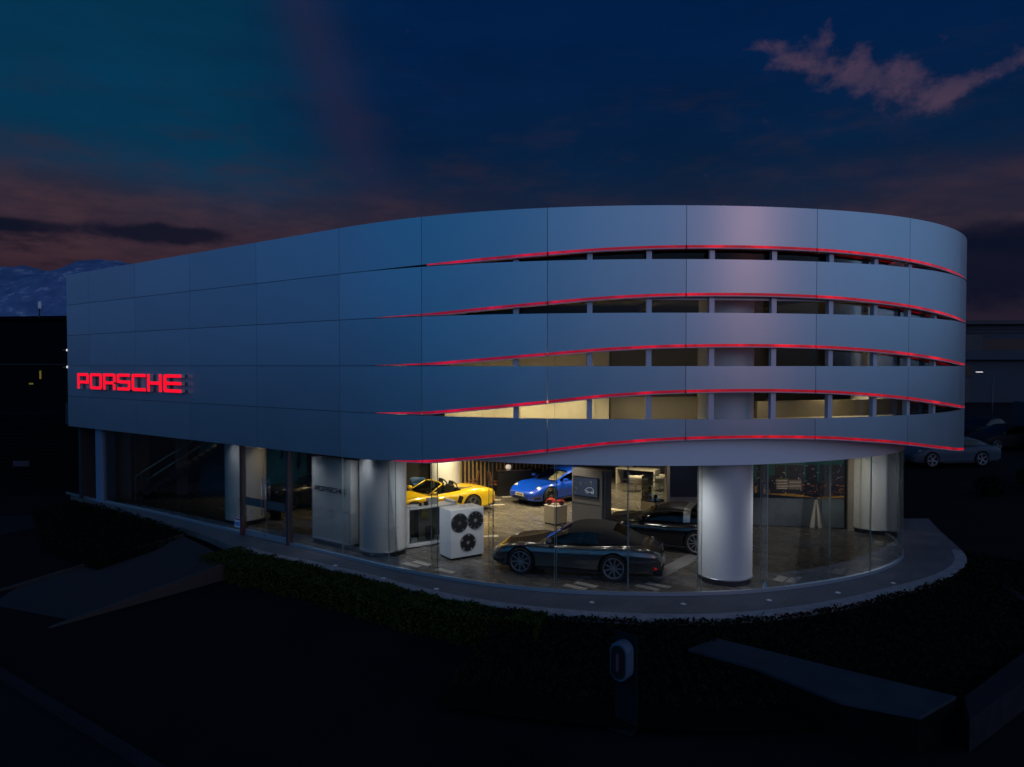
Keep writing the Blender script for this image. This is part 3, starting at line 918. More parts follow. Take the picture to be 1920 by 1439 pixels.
# planted bed left of the ramp
BL = [tuple(at(u, v, -.02)[:2]) for u, v in ((60, 955), (130, 938), (212, 952), (290, 978), (352, 1000), (300, 1024), (180, 1052), (80, 1015))]
struct(MB().prism(BL, -.75, -.10).build('left_bed', SOIL))
cx = sum(p[0] for p in BL) / len(BL); cy = sum(p[1] for p in BL) / len(BL)
def bl_fn():
    k = random.randrange(len(BL)); a = BL[k]; b = BL[(k + 1) % len(BL)]; r1, r2 = random.random(), random.random()
    if r1 + r2 > 1: r1, r2 = 1 - r1, 1 - r2
    return Vector((cx + (a[0] - cx) * r1 + (b[0] - cx) * r2, cy + (a[1] - cy) * r1 + (b[1] - cy) * r2, -.02 + random.gauss(0, .05))), Vector((0, 0, 1))
mb = MB(); leaves(mb, 7000, bl_fn, .055)
tag(mb.build('low_shrubs', LEAFD), 'dark low shrubs in the bed left of the entrance ramp', 'shrubs', kind='stuff')

# ground lights along the pavement
GLW = mat('ground_lamp', (.5, .5, .5), .3, emis=(.75, .78, 1.0), es=.07)
for i, (u, v) in enumerate(((629, 1061), (719, 1085), (818, 1105), (1110, 1130), (1281, 1133), (1442, 1126), (1571, 1112), (1675, 1094))):
    p = at(u, v, 0)
    g = empty('ground_light', (p[0], p[1], 0), ['small round ground light, first from the left, by the hedge', 'second small ground light from the left, by the hedge', 'ground light in the pavement below the white wheel cabinet',
        'ground light in the pavement below the grey car', 'ground light in the pavement below the big front column', 'ground light in the pavement just right of the big front column', 'ground light in the right pavement, second from its end', 'rightmost ground light in the curved pavement'][i], 'ground light', group='lights set in the pavement')
    MB().lathe([(.07, -.01), (.07, .008), (.045, .010)], 20).build('ring', RAILM, g)
    MB().lathe([(.042, .0), (.042, .013), (.02, .016)], 16).build('lens', GLW, g)

# low retaining walls and kerbs, lower right
zt = -.08
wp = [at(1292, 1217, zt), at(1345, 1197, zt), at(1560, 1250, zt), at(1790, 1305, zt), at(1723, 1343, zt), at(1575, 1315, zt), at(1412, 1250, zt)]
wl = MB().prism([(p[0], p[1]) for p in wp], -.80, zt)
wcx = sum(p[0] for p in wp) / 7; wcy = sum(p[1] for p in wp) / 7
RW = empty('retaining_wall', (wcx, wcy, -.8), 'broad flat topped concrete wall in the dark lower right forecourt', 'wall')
MB().prism([(p[0] - wcx, p[1] - wcy) for p in wp], 0, .66).build('wall_body', mat('wall_shade', (.004, .0045, .005), .95, var=.5, vscale=2, spec=.05), RW)  # shade of the wall's sides put into this darker colour
MB().prism([((p[0] - wcx) * 1.012, (p[1] - wcy) * 1.012) for p in wp], .661, .72).build('lit_top', mat('wall_top_lit', (.022, .030, .042), .9, var=.35, vscale=1.2, spec=.15), RW, bevel=.01)  # added top layer; brighter light on the wall's top put into its colour
a = [at(1808, 1306, -.2), at(1935, 1210, -.2), at(1990, 1230, -.2), at(1818, 1352, -.2)]
tag(MB().prism([(p[0], p[1]) for p in a], -.80, -.2).build('side_wall', KERBM, bevel=.015), 'short concrete wall running out of the picture at the right edge', 'wall')

# charging post
cp = at(1168, 1369, -.70)
CH = empty('charging_post', tuple(cp), 'slim car charging post with rounded white unit in the dark forecourt', 'charging station', rz=R(-38))
MB().box((0, .10, .82), (.42, .05, 1.64)).build('back_plate', mat('post_grey', (.005, .008, .013), .8, spec=.1), CH, bevel=.01)
MB().box((0, .02, .02), (.42, .3, .04)).build('foot_plate', CONC, CH)
def pill(w_, h_, d, n=10):
    r = w_ / 2; P = []
    for k in range(n + 1):
        t = math.pi * k / n; P.append((r * math.cos(t), h_ / 2 - r + r * math.sin(t)))
    for k in range(n + 1):
        t = math.pi + math.pi * k / n; P.append((r * math.cos(t), -h_ / 2 + r + r * math.sin(t)))
    m_ = len(P)
    return [(x, -d / 2, z) for x, z in P] + [(x, d / 2, z) for x, z in P], [tuple(range(m_))[::-1], tuple(range(m_, 2 * m_))] + [(i, (i + 1) % m_, m_ + (i + 1) % m_, m_ + i) for i in range(m_)]
v_, f_ = pill(.34, .66, .24)
MB().add([(x, y - .05, z + 1.22) for x, y, z in v_], f_).build('charging_unit', mat('unit_white', (.055, .085, .13), .5, spec=.2), CH, bevel=.02)
v_, f_ = pill(.26, .56, .02)
MB().add([(x, y - .185, z + 1.22) for x, y, z in v_], f_).build('unit_front', BLACKM, CH)
v_, f_ = pill(.05, .30, .012)
MB().add([(x, y - .203, z + 1.22) for x, y, z in v_], f_).build('status_light', mat('pink_dim', (.12, .05, .06), .4), CH)

# ------------------------------------------------------------------ cars
def paint(name, col, metal=.35, rough=.28):
    return mat(name, col, rough, metal, coat=1.0)
AXF, AXR, WR = .87, 3.32, .352
def loft_body(L, sc_h=1.0, front_bulge=1.0, rear='coupe'):
    wd = [(0, .50), (.06, .66), (.18, .775), (.4, .845), (.8, .895), (1.2, .90), (1.7, .885), (2.4, .885), (2.9, .90), (3.3, .925), (3.7, .925), (4.05, .885), (4.3, .815), (4.45, .73), (4.52, .60)]
    zc = [(0, .50), (.06, .56), (.18, .605), (.4, .66), (.8, .745), (1.2, .815), (1.5, .86), (2.4, .89), (2.9, .92), (3.3, .94), (3.7, .935), (4.05, .90), (4.3, .85), (4.45, .79), (4.52, .70)]
    zs = [(0, .48), (.06, .53), (.18, .615), (.4, .725), (.7, .80), (1.0, .83), (1.3, .83), (1.7, .825), (2.4, .84), (2.9, .86), (3.3, .90), (3.7, .90), (4.05, .87), (4.3, .82), (4.45, .76), (4.52, .68)]
    zb = [(0, .30), (.06, .22), (.18, .17), (.6, .145), (3.8, .145), (4.1, .17), (4.4, .25), (4.52, .36)]
    D = [0, .05, .13, .25, .42, .6, .8, 1.0, 1.2, 1.4, 1.65, 1.95, 2.25, 2.55, 2.85, 3.1, 3.3, 3.5, 3.7, 3.9, 4.08, 4.24, 4.37, 4.46, 4.52]
    k = L / 4.52
    rings = []
    for d in D:
        w_, c_, s_, b_ = (smooth(d, q) for q in (wd, zc, zs, zb))
        h = s_ - b_
        yz = [(0, b_), (w_ * .6, b_), (w_ * .90, b_ + .03), (w_ * .97, b_ + .13 * h), (w_ * .955, b_ + .30 * h), (w_ * .985, b_ + .50 * h), (w_, b_ + .66 * h), (w_ * .985, b_ + .80 * h), (w_ * .945, b_ + .91 * h), (w_ * .87, s_ + .004),
              (w_ * .76, s_ * .9 + c_ * .1 + .004), (w_ * .60, s_ * .3 + c_ * .7 - .004), (w_ * .32, c_ - .004), (0, c_)]
        rings.append([((2.26 - d) * k, y, z * sc_h) for y, z in yz])
    n = len(rings[0])
    bm = bmesh.new()
    R_ = []
    for r in rings:
        right = [bm.verts.new(p) for p in r]
        left = [right[0]] + [bm.verts.new((p[0], -p[1], p[2])) for p in r[1:-1]] + [right[-1]]
        R_.append(right + left[1:-1][::-1])
    m_ = len(R_[0])
    for a, b in zip(R_, R_[1:]):
        for i in range(m_):
            bm.faces.new((a[i], a[(i + 1) % m_], b[(i + 1) % m_], b[i]))
    bm.faces.new(R_[0][::-1]); bm.faces.new(R_[-1])
    bmesh.ops.recalc_face_normals(bm, faces=bm.faces)
    return bm
def tmpobj(bm, mats):
    me = bpy.data.meshes.new('tmp'); bm.to_mesh(me); bm.free()
    for m in mats: me.materials.append(m)
    o = bpy.data.objects.new('tmp', me); COL.objects.link(o); return o
def carve(bm, pm, cutters, wheels_d, sc_h=1.0):
    o = tmpobj(bm, [pm, INNER])
    s_ = o.modifiers.new('s', 'SUBSURF'); s_.levels = 1; s_.render_levels = 1
    mb = MB()
    for x in wheels_d:
        for sgn in (1, -1):
            mb.lathe([(WR + .045, .58 * sgn), (WR + .045, 1.2 * sgn)], 40, (x, 0, WR), 'Y')
    for c in cutters: mb.add(*c)
    cu = mb.build('tmpcut', [INNER])
    b = o.modifiers.new('b', 'BOOLEAN'); b.object = cu; b.operation = 'DIFFERENCE'; b.solver = 'EXACT'
    try: b.material_mode = 'TRANSFER'
    except Exception: pass
    dg = bpy.context.evaluated_depsgraph_get(); dg.update()
    me = bpy.data.meshes.new_from_object(o.evaluated_get(dg), depsgraph=dg)
    bpy.data.objects.remove(o); bpy.data.objects.remove(cu)
    for p in me.polygons: p.use_smooth = True
    me.set_sharp_from_angle(angle=R(38))
    return me
def cabin(parent, pm, roofm, kind, sc_h=1.0):
    zr = [(1.30, .80), (1.42, .86), (1.7, 1.02), (2.0, 1.175), (2.2, 1.245), (2.45, 1.29), (2.7, 1.30), (2.95, 1.28), (3.2, 1.235), (3.5, 1.15), (3.8, 1.05), (4.05, .955), (4.2, .90), (4.3, .85)]
    wb = [(1.30, .66), (1.5, .72), (1.9, .745), (2.6, .75), (3.1, .735), (3.6, .66), (4.0, .56), (4.3, .48)]
    zb = [(1.30, .78), (1.6, .845), (2.2, .865), (2.8, .885), (3.3, .915), (4.0, .88), (4.3, .80)]
    if kind == 'soft':
        zr = [(1.30, .80), (1.42, .86), (1.7, 1.02), (2.0, 1.175), (2.2, 1.25), (2.45, 1.295), (2.7, 1.305), (2.95, 1.29), (3.2, 1.255), (3.45, 1.17), (3.7, 1.04), (3.9, .95), (4.05, .90), (4.3, .82)]
    D = [1.30, 1.42, 1.56, 1.7, 1.85, 2.0, 2.1, 2.2, 2.35, 2.5, 2.65, 2.8, 2.9, 2.95, 3.1, 3.25, 3.4, 3.6, 3.8, 4.0, 4.15, 4.3]
    G = []
    for d in D:
        t, w_, b_ = smooth(d, zr), smooth(d, wb), smooth(d, zb)
        b_ = min(b_, t - .005); h = t - b_
        prof = [(w_, b_), (w_ * .985, b_ + .22 * h), (w_ * .945, b_ + .48 * h), (w_ * .885, b_ + .72 * h), (w_ * .80, b_ + .885 * h), (w_ * .66, b_ + .965 * h), (w_ * .35, b_ + .993 * h), (0, t)]
        row = [(2.26 - d, y, z * sc_h) for y, z in prof] + [(2.26 - d, -y, z * sc_h) for y, z in prof[:-1][::-1]]
        G.append(row)
    ws, sl, sr, rf, rw, pl, tb = MB(), MB(), MB(), MB(), MB(), MB(), MB()
    m_ = len(G[0])
    for i in range(len(D) - 1):
        dm = (D[i] + D[i + 1]) / 2
        for j in range(m_ - 1):
            q = [G[i][j], G[i][j + 1], G[i + 1][j + 1], G[i + 1][j]]
            jj = j if j < 7 else m_ - 2 - j                        # 0 bottom .. 6 top
            tgt = rf
            if dm < 2.15:
                tgt = ws if jj >= 4 else (pl if jj == 3 or dm < 1.62 else (sl if j < 7 else sr))
                if dm < 1.5 and jj < 4: tgt = pl
            elif jj <= 2 and dm < (3.42 if kind == 'coupe' else 2.88 if kind in ('targa', 'soft') else 3.4):
                tgt = sl if j < 7 else sr
            elif jj == 3: tgt = pl if kind == 'coupe' else rf
            elif kind in ('coupe',) and dm > 3.1 and dm < 4.02 and jj >= 4: tgt = rw
            elif kind == 'targa' and 2.88 < dm < 3.12: tgt = tb
            elif kind == 'targa' and dm > 3.1: tgt = rw
            elif kind == 'soft' and 3.25 < dm < 3.62 and jj >= 5: tgt = rw
            elif kind == 'soft' and dm > 3.95: tgt = pl
            if kind == 'targa' and 2.88 < dm < 3.12: tgt = tb
            if dm > 4.02 and kind != 'soft': tgt = pl
            tgt.add(q, [(0, 1, 2, 3)])
    def b_(mb, n, m, off=0):
        if not mb.v: return
        o = mb.build(n, m, parent, smooth=True)
        bm = bmesh.new(); bm.from_mesh(o.data); bmesh.ops.remove_doubles(bm, verts=bm.verts, dist=1e-4)
        bmesh.ops.recalc_face_normals(bm, faces=bm.faces); bm.to_mesh(o.data); bm.free()
        for p in o.data.polygons: p.use_smooth = True
        return o
    b_(ws, 'windshield', WSGLASS); b_(sl, 'side_window', CARGLASS); b_(sr, 'side_window', CARGLASS)
    b_(rf, 'roof', roofm); b_(rw, 'rear_window', CARGLASS); b_(pl, 'window_frame', pm)
    b_(tb, 'roll_bar', mat('satin_silver', (.34, .34, .33), .38, .8))
    # dark interior so that the glass looks into a cabin
    mb = MB().box((.0, 0, .80 * sc_h), (1.7, 1.25, .1)); mb.build('cabin_floor', INNER, parent)
    for y in (.36, -.36):
        mb = MB().box((-.25, y, .90 * sc_h), (.16, .44, .38), M=Matrix.Rotation(R(-12), 3, 'Y')); mb.build('seat', INNER, parent, bevel=.05)
def wheel_mesh(style):
    """one wheel, axle along y, outer face at -y ... returns tyre and rim builders"""
    ty, rm, wl = MB(), MB(), MB()
    ty.lathe([(.262, -.115), (.30, -.125), (.330, -.118), (.345, -.09), (.345, .09), (.330, .118), (.30, .125), (.262, .115)], 44, axis='Y', close=True)
    rm.lathe([(.268, -.118), (.258, -.126), (.246, -.118), (.244, -.06), (.262, -.06)], 44, axis='Y', close=True)
    ns = {'mesh': 9, 'five': 5, 'ten': 10}[style]
    for k in range(ns):
        a = 2 * math.pi * k / ns + .2
        for da in ((-.20, .20) if style == 'mesh' else (0,)):
            wdt = {'mesh': .017, 'five': .062, 'ten': .024}[style]
            p0 = Vector((math.cos(a) * .05, -.098, math.sin(a) * .05)); p1 = Vector((math.cos(a + da * 1.7) * .25, -.112, math.sin(a + da * 1.7) * .25))
            d = (p1 - p0); n = Vector((-math.sin(a), 0, math.cos(a)))
            q = [p0 - n * wdt * .5, p0 + n * wdt * .5, p1 + n * wdt * .5, p1 - n * wdt * .5]
            q = q + [v + Vector((0, .03, 0)) for v in q]
            rm.add(q, [(0, 1, 2, 3), (0, 4, 5, 1), (1, 5, 6, 2), (2, 6, 7, 3), (3, 7, 4, 0), (4, 7, 6, 5)])
    rm.lathe([(.001, -.112), (.05, -.112), (.06, -.09), (.06, -.06), (.001, -.06)], 24, axis='Y')
    wl.lathe([(.001, -.055), (.255, -.055), (.255, .1), (.001, .1)], 32, axis='Y')
    return ty, rm, wl
def rbox(mb, c, d, r=0.0, M=None):
    mb.box(c, d, r, M=M)
def car(name, loc, heading, label, pm, kind='coupe', rim='mesh', rimm=None, roofm=None, L=4.52, sc_h=1.0, plate=True, taillamp=True, detail=True):
    t = empty(name, (loc[0], loc[1], loc[2] if len(loc) > 2 else 0), label, 'car', rz=heading)
    ax, ar = 2.26 - AXF, 2.26 - AXR
    if L != 4.52: ax, ar = ax * L / 4.52, ar * L / 4.52
    cut = []
    if kind == 'open':
        m_ = MB().box((-.05, 0, 1.05), (1.35, 1.28, 1.0)); cut.append((m_.v, m_.f))
    me = carve(loft_body(L, sc_h), pm, cut, (ax, ar))
    o = bpy.data.objects.new('body', me); COL.objects.link(o); o.parent = t
    if kind == 'open':
        fr = MB(); pts = [(.72, .70, .86), (.10, .60, 1.18), (.06, .30, 1.215), (.06, -.30, 1.215), (.10, -.60, 1.18), (.72, -.70, .86)]
        for a, b in zip(pts, pts[1:]): fr.bar(a, b, .026, 8)
        fr.bar(pts[0], pts[-1], .02, 8)
        fr.build('windshield_frame', pm, t, smooth=True)
        MB().add([(.72, .69, .86), (.10, .59, 1.17), (.06, .30, 1.205), (.06, -.30, 1.205), (.10, -.59, 1.17), (.72, -.69, .86), (.78, 0, .88)], [(0, 1, 2, 6), (2, 3, 6), (3, 4, 5, 6)]).build('windshield', CARGLASS, t)
        for y in (.36, -.36):
            st_ = MB().box((-.34, y, .86), (.15, .46, .52), M=Matrix.Rotation(R(-14), 3, 'Y')).build('seat', mat('seat_black', (.012, .012, .013), .45), t, bevel=.05)
            MB().box((-.43, y, 1.14), (.10, .27, .20), M=Matrix.Rotation(R(-14), 3, 'Y')).build('headrest', MATS['seat_black'], st_, bevel=.04)
            hp = MB(); P = [(-.60, y - .20, .86), (-.58, y - .17, 1.08), (-.57, y, 1.16), (-.58, y + .17, 1.08), (-.60, y + .20, .86)]
            for a, b in zip(P, P[1:]): hp.bar(a, b, .024, 8)
            hp.build('roll_hoop', mat('hoop_dark', (.03, .028, .02), .35, .4), t, smooth=True)
        MB().box((-1.02, 0, .905), (.62, 1.05, .05)).build('hood_cover', MATS['seat_black'], t, bevel=.02)
        MB().box((.40, 0, .80), (.34, 1.24, .14)).build('dashboard', MATS['seat_black'], t, bevel=.04)
    else:
        cabin(t, pm, roofm or pm, kind, sc_h)
    ty, rm, wl = wheel_mesh(rim)
    w0 = None
    for x in (ax, ar):
        for sgn in (1, -1):
            if w0 is None:
                w0 = ty.build('wheel', RUB, t, auto=40)
                r_ = rm.build('rim', rimm or RIM, w0, auto=35); l_ = wl.build('brake_disc', INNER, w0)
                o = w0
            else:
                o = copy_tree(w0, t)
            o.location = (x, sgn * (.79 if x == ax else .81), WR)
            o.rotation_euler = (0, random.uniform(0, 1), 0 if sgn < 0 else math.pi)
    if not detail: return t
    for sgn in (1, -1):
        # headlamp, upright oval set in the wing
        m = MB()
        vs = []; fs = []
        for i in range(7):
            for j in range(12):
                a = math.pi / 2 * i / 6; b_ = 2 * math.pi * j / 12
                vs.append(Matrix.Rotation(R(-38), 3, 'Y') @ Vector((math.sin(a) * math.cos(b_) * .155, math.sin(a) * math.sin(b_) * .105, math.cos(a) * .045)))
        for i in range(6):
            for j in range(12): fs.append((i * 12 + j, i * 12 + (j + 1) % 12, (i + 1) * 12 + (j + 1) % 12, (i + 1) * 12 + j))
        m.add([(-v[0] + 1.90 * L / 4.52, v[1] + sgn * .655, v[2] + .655 * sc_h) for v in vs], fs)
        m.build('headlight', LAMPW, t, smooth=True)
        m = MB(); m.box((.60, sgn * .93, .93 * sc_h), (.17, .19, .115)); mo = m.build('mirror', pm, t, bevel=.045)
        MB().bar((.62, sgn * .74, .87 * sc_h), (.61, sgn * .88, .90 * sc_h), .022).build('mirror_arm', BLACKM, mo)
        MB().box((-.32, sgn * .893, .70), (.17, .022, .028)).build('door_handle', pm, t, bevel=.008)
        MB().box((1.98, sgn * .66, .34), (.30, .34, .10), sgn * -.42).build('air_intake', BLACKM, t, bevel=.03)
    for sgn in (1, -1):
        MB().box((.05, sgn * .885, .20), (1.75, .05, .05)).build('side_skirt', BLACKM, t, bevel=.015)
    if kind == 'open':
        for sgn in (1, -1):
            MB().box((-.52, sgn * .875, .60), (.20, .05, .26), M=Matrix.Rotation(R(-25), 3, 'Y')).build('side_intake', BLACKM, t, bevel=.02)
    MB().box((2.255 - .055, 0, .30), (.12, .85, .10)).build('front_grille', BLACKM, t, bevel=.02)
    if taillamp:
        pts = []
        for k in range(13):
            y = -.80 + 1.6 * k / 12; pts.append((-2.26 + .05 + .30 * (abs(y) / .8) ** 2.6, y))
        m = MB(); vs = []
        for (x, y) in pts: vs += [(x - .035, y, .715), (x + .02, y, .755), (x + .06, y, .75), (x + .06, y, .71)]
        fs = [(4 * i + k, 4 * i + 4 + k, 4 * i + 4 + (k + 1) % 4, 4 * i + (k + 1) % 4) for i in range(12) for k in range(4)]
        m.add(vs, fs); m.build('tail_light', REDL, t)
        for sgn in (1, -1):
            MB().box((-2.03, sgn * .66, .38), (.06, .30, .045), sgn * .62).build('rear_reflector', mat('reflector_red', (.5, .004, .006), .25, emis=(.8, .01, .01), es=.22), t, bevel=.01)
        MB().box((-2.15, 0, .25), (.22, 1.25, .16)).build('rear_diffuser', BLACKM, t, bevel=.03)
    if plate:
        p = MB().box((2.275, 0, .44), (.02, .46, .12)).build('number_plate', PLATE, t)
        m = MB()
        for k, y in enumerate((-.16, -.10, -.04, .04, .10)): m.box((2.2865, -y, .44), (.004, .035, .06))
        m.build('plate_marks', BLACKM, p)
        MB().box((-2.265, 0, .46), (.03, .46, .12), M=Matrix.Rotation(R(8), 3, 'Y')).build('number_plate', mat('plate_pale', (.45, .47, .50), .4), t)
    return t
P_GREY = paint('paint_graphite', (.095, .097, .10), .8, .24)
P_BLACK = paint('paint_black', (.010, .011, .016), .4, .2)
P_YEL = paint('paint_yellow', (.62, .42, .004), .0, .35)
P_BLUE = paint('paint_blue', (.001, .062, .62), .1, .3)
P_OLIVE = paint('paint_dark_olive', (.035, .032, .022), .6, .3)
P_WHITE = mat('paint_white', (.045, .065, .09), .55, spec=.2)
FABR = mat('soft_top_fabric', (.007, .007, .009), .85, bump=.2, bscale=200)
def heading(a, b): return math.atan2(b[1] - a[1], b[0] - a[0])
def place(nose_dir, rear_wheel, side=.90, d_rear=None):
    d_rear = d_rear or AXR
    """car centre from the ground point of its near (left hand) rear wheel"""
    h = Vector((math.cos(nose_dir), math.sin(nose_dir))); left = Vector((-h[1], h[0]))
    c = Vector(rear_wheel[:2]) - left * side + h * (d_rear - 2.26)
    return (c[0], c[1], 0.0)
wr, wf = at(1150, 1092), at(978, 1078)
hd = heading(wr, wf)
car('sports_car', place(hd, wr), hd, 'dark grey cabriolet with black soft top parked just behind the front glass', P_GREY, 'soft', 'mesh', RIM, FABR)
hd2 = hd - R(8)
car('sports_car', place(hd2, at(1306, 1042)), hd2, 'black open top sports car with silver roll bar behind the grey cabriolet', P_BLACK, 'targa', 'ten', RIM, BLACKM)
hy = math.atan2(-.60, -.80)
car('sports_car', place(hy, at(887, 964), d_rear=AXR), hy, 'yellow open roadster with black seats in the middle of the showroom', P_YEL, 'open', 'five', RIMD)
hb_ = math.atan2(-.66, -.75)
wb_ = at(1033, 948)
h_ = Vector((math.cos(hb_), math.sin(hb_))); l_ = Vector((-h_[1], h_[0]))
cb = Vector(wb_[:2]) - l_ * .88 - h_ * (2.26 - AXF)
car('sports_car', (cb[0], cb[1], 0), hb_, 'bright blue coupe with pale sunshade in its windscreen, facing the camera', P_BLUE, 'coupe', 'ten', RIMD, P_BLUE)
ho = math.atan2(-.52, -.85)
po = at(545, 958)
h_ = Vector((math.cos(ho), math.sin(ho))); l_ = Vector((-h_[1], h_[0]))
cb2 = Vector(po[:2]) - l_ * .9 - h_ * (2.26 - AXF)
car('sports_car', (cb2[0], cb2[1], 0), ho, 'dark olive coupe half hidden behind the white name wall by the door', P_OLIVE, 'coupe', 'ten', RIMD, P_OLIVE)
# sunshade folded out behind the blue car's windscreen: driver's half
bc = [o for o in bpy.data.objects if o.get('label', '').startswith('bright blue')][0]
ss_ = MB().add([(.80, .02, .875), (.80, .60, .86), (.20, .50, 1.185), (.18, .02, 1.215)], [(0, 1, 2, 3)]).add([(.79, .02, .872), (.79, .60, .857), (.19, .50, 1.182), (.17, .02, 1.212)], [(3, 2, 1, 0)])
ss_.v = [(x - .05, y, z - .045) for x, y, z in ss_.v]
ss_.build('sunshade', mat('sunshade', (.75, .70, .55), .6, emis=(.5, .45, .28), es=.0), bc)

# ------------------------------------------------------------------ showroom contents
A36 = R(-36)
# name wall
q0, q1 = at(585, 1018), at(656, 1034)
an = heading(q0, q1); n_ = Vector((-math.sin(an), math.cos(an), 0)); L_ = (q1 - q0).length; c_ = (q0 + q1) / 2 + n_ * .16
NW = empty('name_wall', tuple(c_), 'tall white name wall with black lettering behind the glass, right of the door', 'display wall', rz=an)
MB().box((0, 0, .08), (L_ - .03, .28, .16)).build('plinth', SKIRT, NW)
MB().box((0, 0, 1.42), (L_, .32, 2.52)).build('wall_board', WDISP, NW, bevel=.008)
mf = MB(); x = -L_ * .41; un = L_ * .80 / (tot_w)
for ch in word:
    glyph(ch, un * ADV[ch], .155, .001, Matrix.Translation((x, -.168, 1.66)), mf, None, .006); x += un * (ADV[ch] + .12)
mf.build('lettering', BLACKM, NW)
# wheel display
a_ = R(33)
WC = empty('wheel_cabinet', (*at(845, 1048.5, .07)[:2], 0), 'white cabinet with three alloy wheels let into its front', 'display cabinet', rz=a_)
MB().box((.54, .34, .03), (1.0, .60, .08)).build('plinth', SKIRT, WC)
cab = MB().box((.54, .34, .75), (1.08, .68, 1.36)).build('cabinet', WDISP, WC, bevel=.006)
ty, rm, wl = wheel_mesh('mesh')
def disp_wheel(style, x, z, r, m):
    ty, rm, wl = wheel_mesh(style)
    k = r / .27
    sx = lambda mb: [(v[0] * k + x, (v[1] + .118) * k * .4 - .012, v[2] * k + z) for v in mb.v]
    b = MB().lathe([(r, -.004), (r, .006)], 40, (x, -.004, z), 'Y').build('wheel_recess', INNER, WC)
    rm.v = sx(rm); o = rm.build('display_rim', m, WC, auto=35)
disp_wheel('five', .285, 1.05, .275, RIMD)
disp_wheel('ten', .80, 1.07, .27, mat('rim_blue_grey', (.24, .25, .30), .3, .4))
disp_wheel('five', .56, .46, .265, mat('rim_mid', (.34, .35, .38), .3, .4))
# merchandise cabinet
q0, q1 = at(762, 1030), at(838, 1018)
an = heading(q0, q1); L_ = (q1 - q0).length + .35
MC = empty('glass_cabinet', tuple(q0), 'white framed glass cabinet with clothes inside and small goods on top, behind the wheel cabinet', 'display cabinet', rz=an)
m = MB(); m.box((L_ / 2, .30, .08), (L_, .62, .10)).build('base', WDISP, MC)
m = MB(); m.box((.05, .30, .70), (.10, .62, 1.14)).build('side', WDISP, MC)
m = MB(); m.box((L_ - .05, .30, .70), (.10, .62, 1.14)).build('side', WDISP, MC)
MB().box((L_ / 2, .30, 1.17), (L_ - .21, .60, .035)).build('counter_top', WDISP, MC)
MB().box((L_ / 2, .02, .66), (L_ - .21, .012, .92)).build('glass_front', CLEAR, MC)
MB().box((L_ / 2, .585, .65), (L_ - .21, .02, 1.02)).build('rear_panel', TAUPE, MC)
def prop(name, x, y, z, d, m, label, cat, base=MC, bev=.02, grp=None, r=0.0):
    p = base.matrix_basis @ Vector((x, y, z))
    o = MB().box((0, 0, d[2] / 2), d).build(name, m, None, bevel=bev)
    o.location = p; o.rotation_euler[2] = base.rotation_euler[2] + r
    return tag(o, label, cat, grp)
bpy.context.view_layer.update()
def cloth(name, x, w_, z0, z1, m, label):
    N = 9; vs = []
    for i in range(N):
        t = i / (N - 1); yy = .30 + .035 * math.sin(t * 19) + .02 * math.sin(t * 41)
        sh = 1 - .35 * abs(t - .5) * 2
        for z, k in ((z0, 1.0), ((z0 + z1) / 2, .9), (z1 - .05, .85), (z1, .35)):
            vs.append((x + (t - .5) * w_ * k, yy * (1 if z < z1 else 1), z - (0.02 * math.sin(t * 9) if z == z0 else 0)))
    fs = []
    for i in range(N - 1):
        for k in range(3): fs.append((i * 4 + k, i * 4 + 4 + k, i * 4 + 5 + k, i * 4 + 1 + k))
    o = MB().add(vs, fs).build(name, m, None, smooth=True)
    s_ = o.modifiers.new('t', 'SOLIDIFY'); s_.thickness = .06
    o.location = MC.location; o.rotation_euler = MC.rotation_euler
    return tag(o, label, 'clothing')
cloth('hanging_coat', .28, .26, .28, 1.08, mat('coat_grey', (.05, .05, .045), .8), 'dark grey coat hanging at the left inside the glass cabinet')
cloth('hanging_coat', .46, .20, .22, 1.08, mat('coat_black', (.008, .008, .010), .8), 'long black coat hanging in the middle of the glass cabinet')
cloth('hanging_shirt', .80, .26, .80, 1.06, mat('shirt_yellow', (.30, .24, .02), .7), 'yellow shirt hanging at the right inside the glass cabinet')
prop('backpack', .92, .25, .13, (.26, .2, .40), mat('bag_black', (.015, .016, .02), .6), 'black bag standing on the bottom of the glass cabinet', 'bag', bev=.05)
prop('gift_box', .34, .25, .13, (.20, .2, .12), WDISP, 'white box lying at the left on the cabinet bottom', 'box')
prop('gift_box', .34, .30, 1.188, (.24, .18, .06), WDISP, 'flat white box at the left on top of the glass cabinet', 'box')
prop('gift_box', 1.05, .36, 1.188, (.34, .16, .20), mat('box_grey', (.42, .42, .40), .5), 'larger pale box at the right on top of the glass cabinet', 'box')
prop('cup', .60, .26, 1.188, (.08, .08, .11), mat('cup_black', (.01, .01, .01), .3), 'small black cup on top of the glass cabinet', 'cup')
prop('table_ornament', .80, .28, 1.188, (.12, .10, .12), MATS['cup_black'], 'small dark ornament on top of the glass cabinet', 'ornament')
# pedestal with red model car
pc = at(1043, 987)
PD = empty('pedestal', (pc[0], pc[1] + .38, 0), 'low grey pedestal under the red model car', 'pedestal', rz=R(42))
MB().box((0, 0, .03), (.52, .52, .06)).build('plinth', SKIRT, PD)
MB().box((0, 0, .355), (.58, .56, .59)).build('block', TAUPE, PD, bevel=.006)
MB().box((0, 0, .660), (.59, .57, .018)).build('top', WDISP, PD)
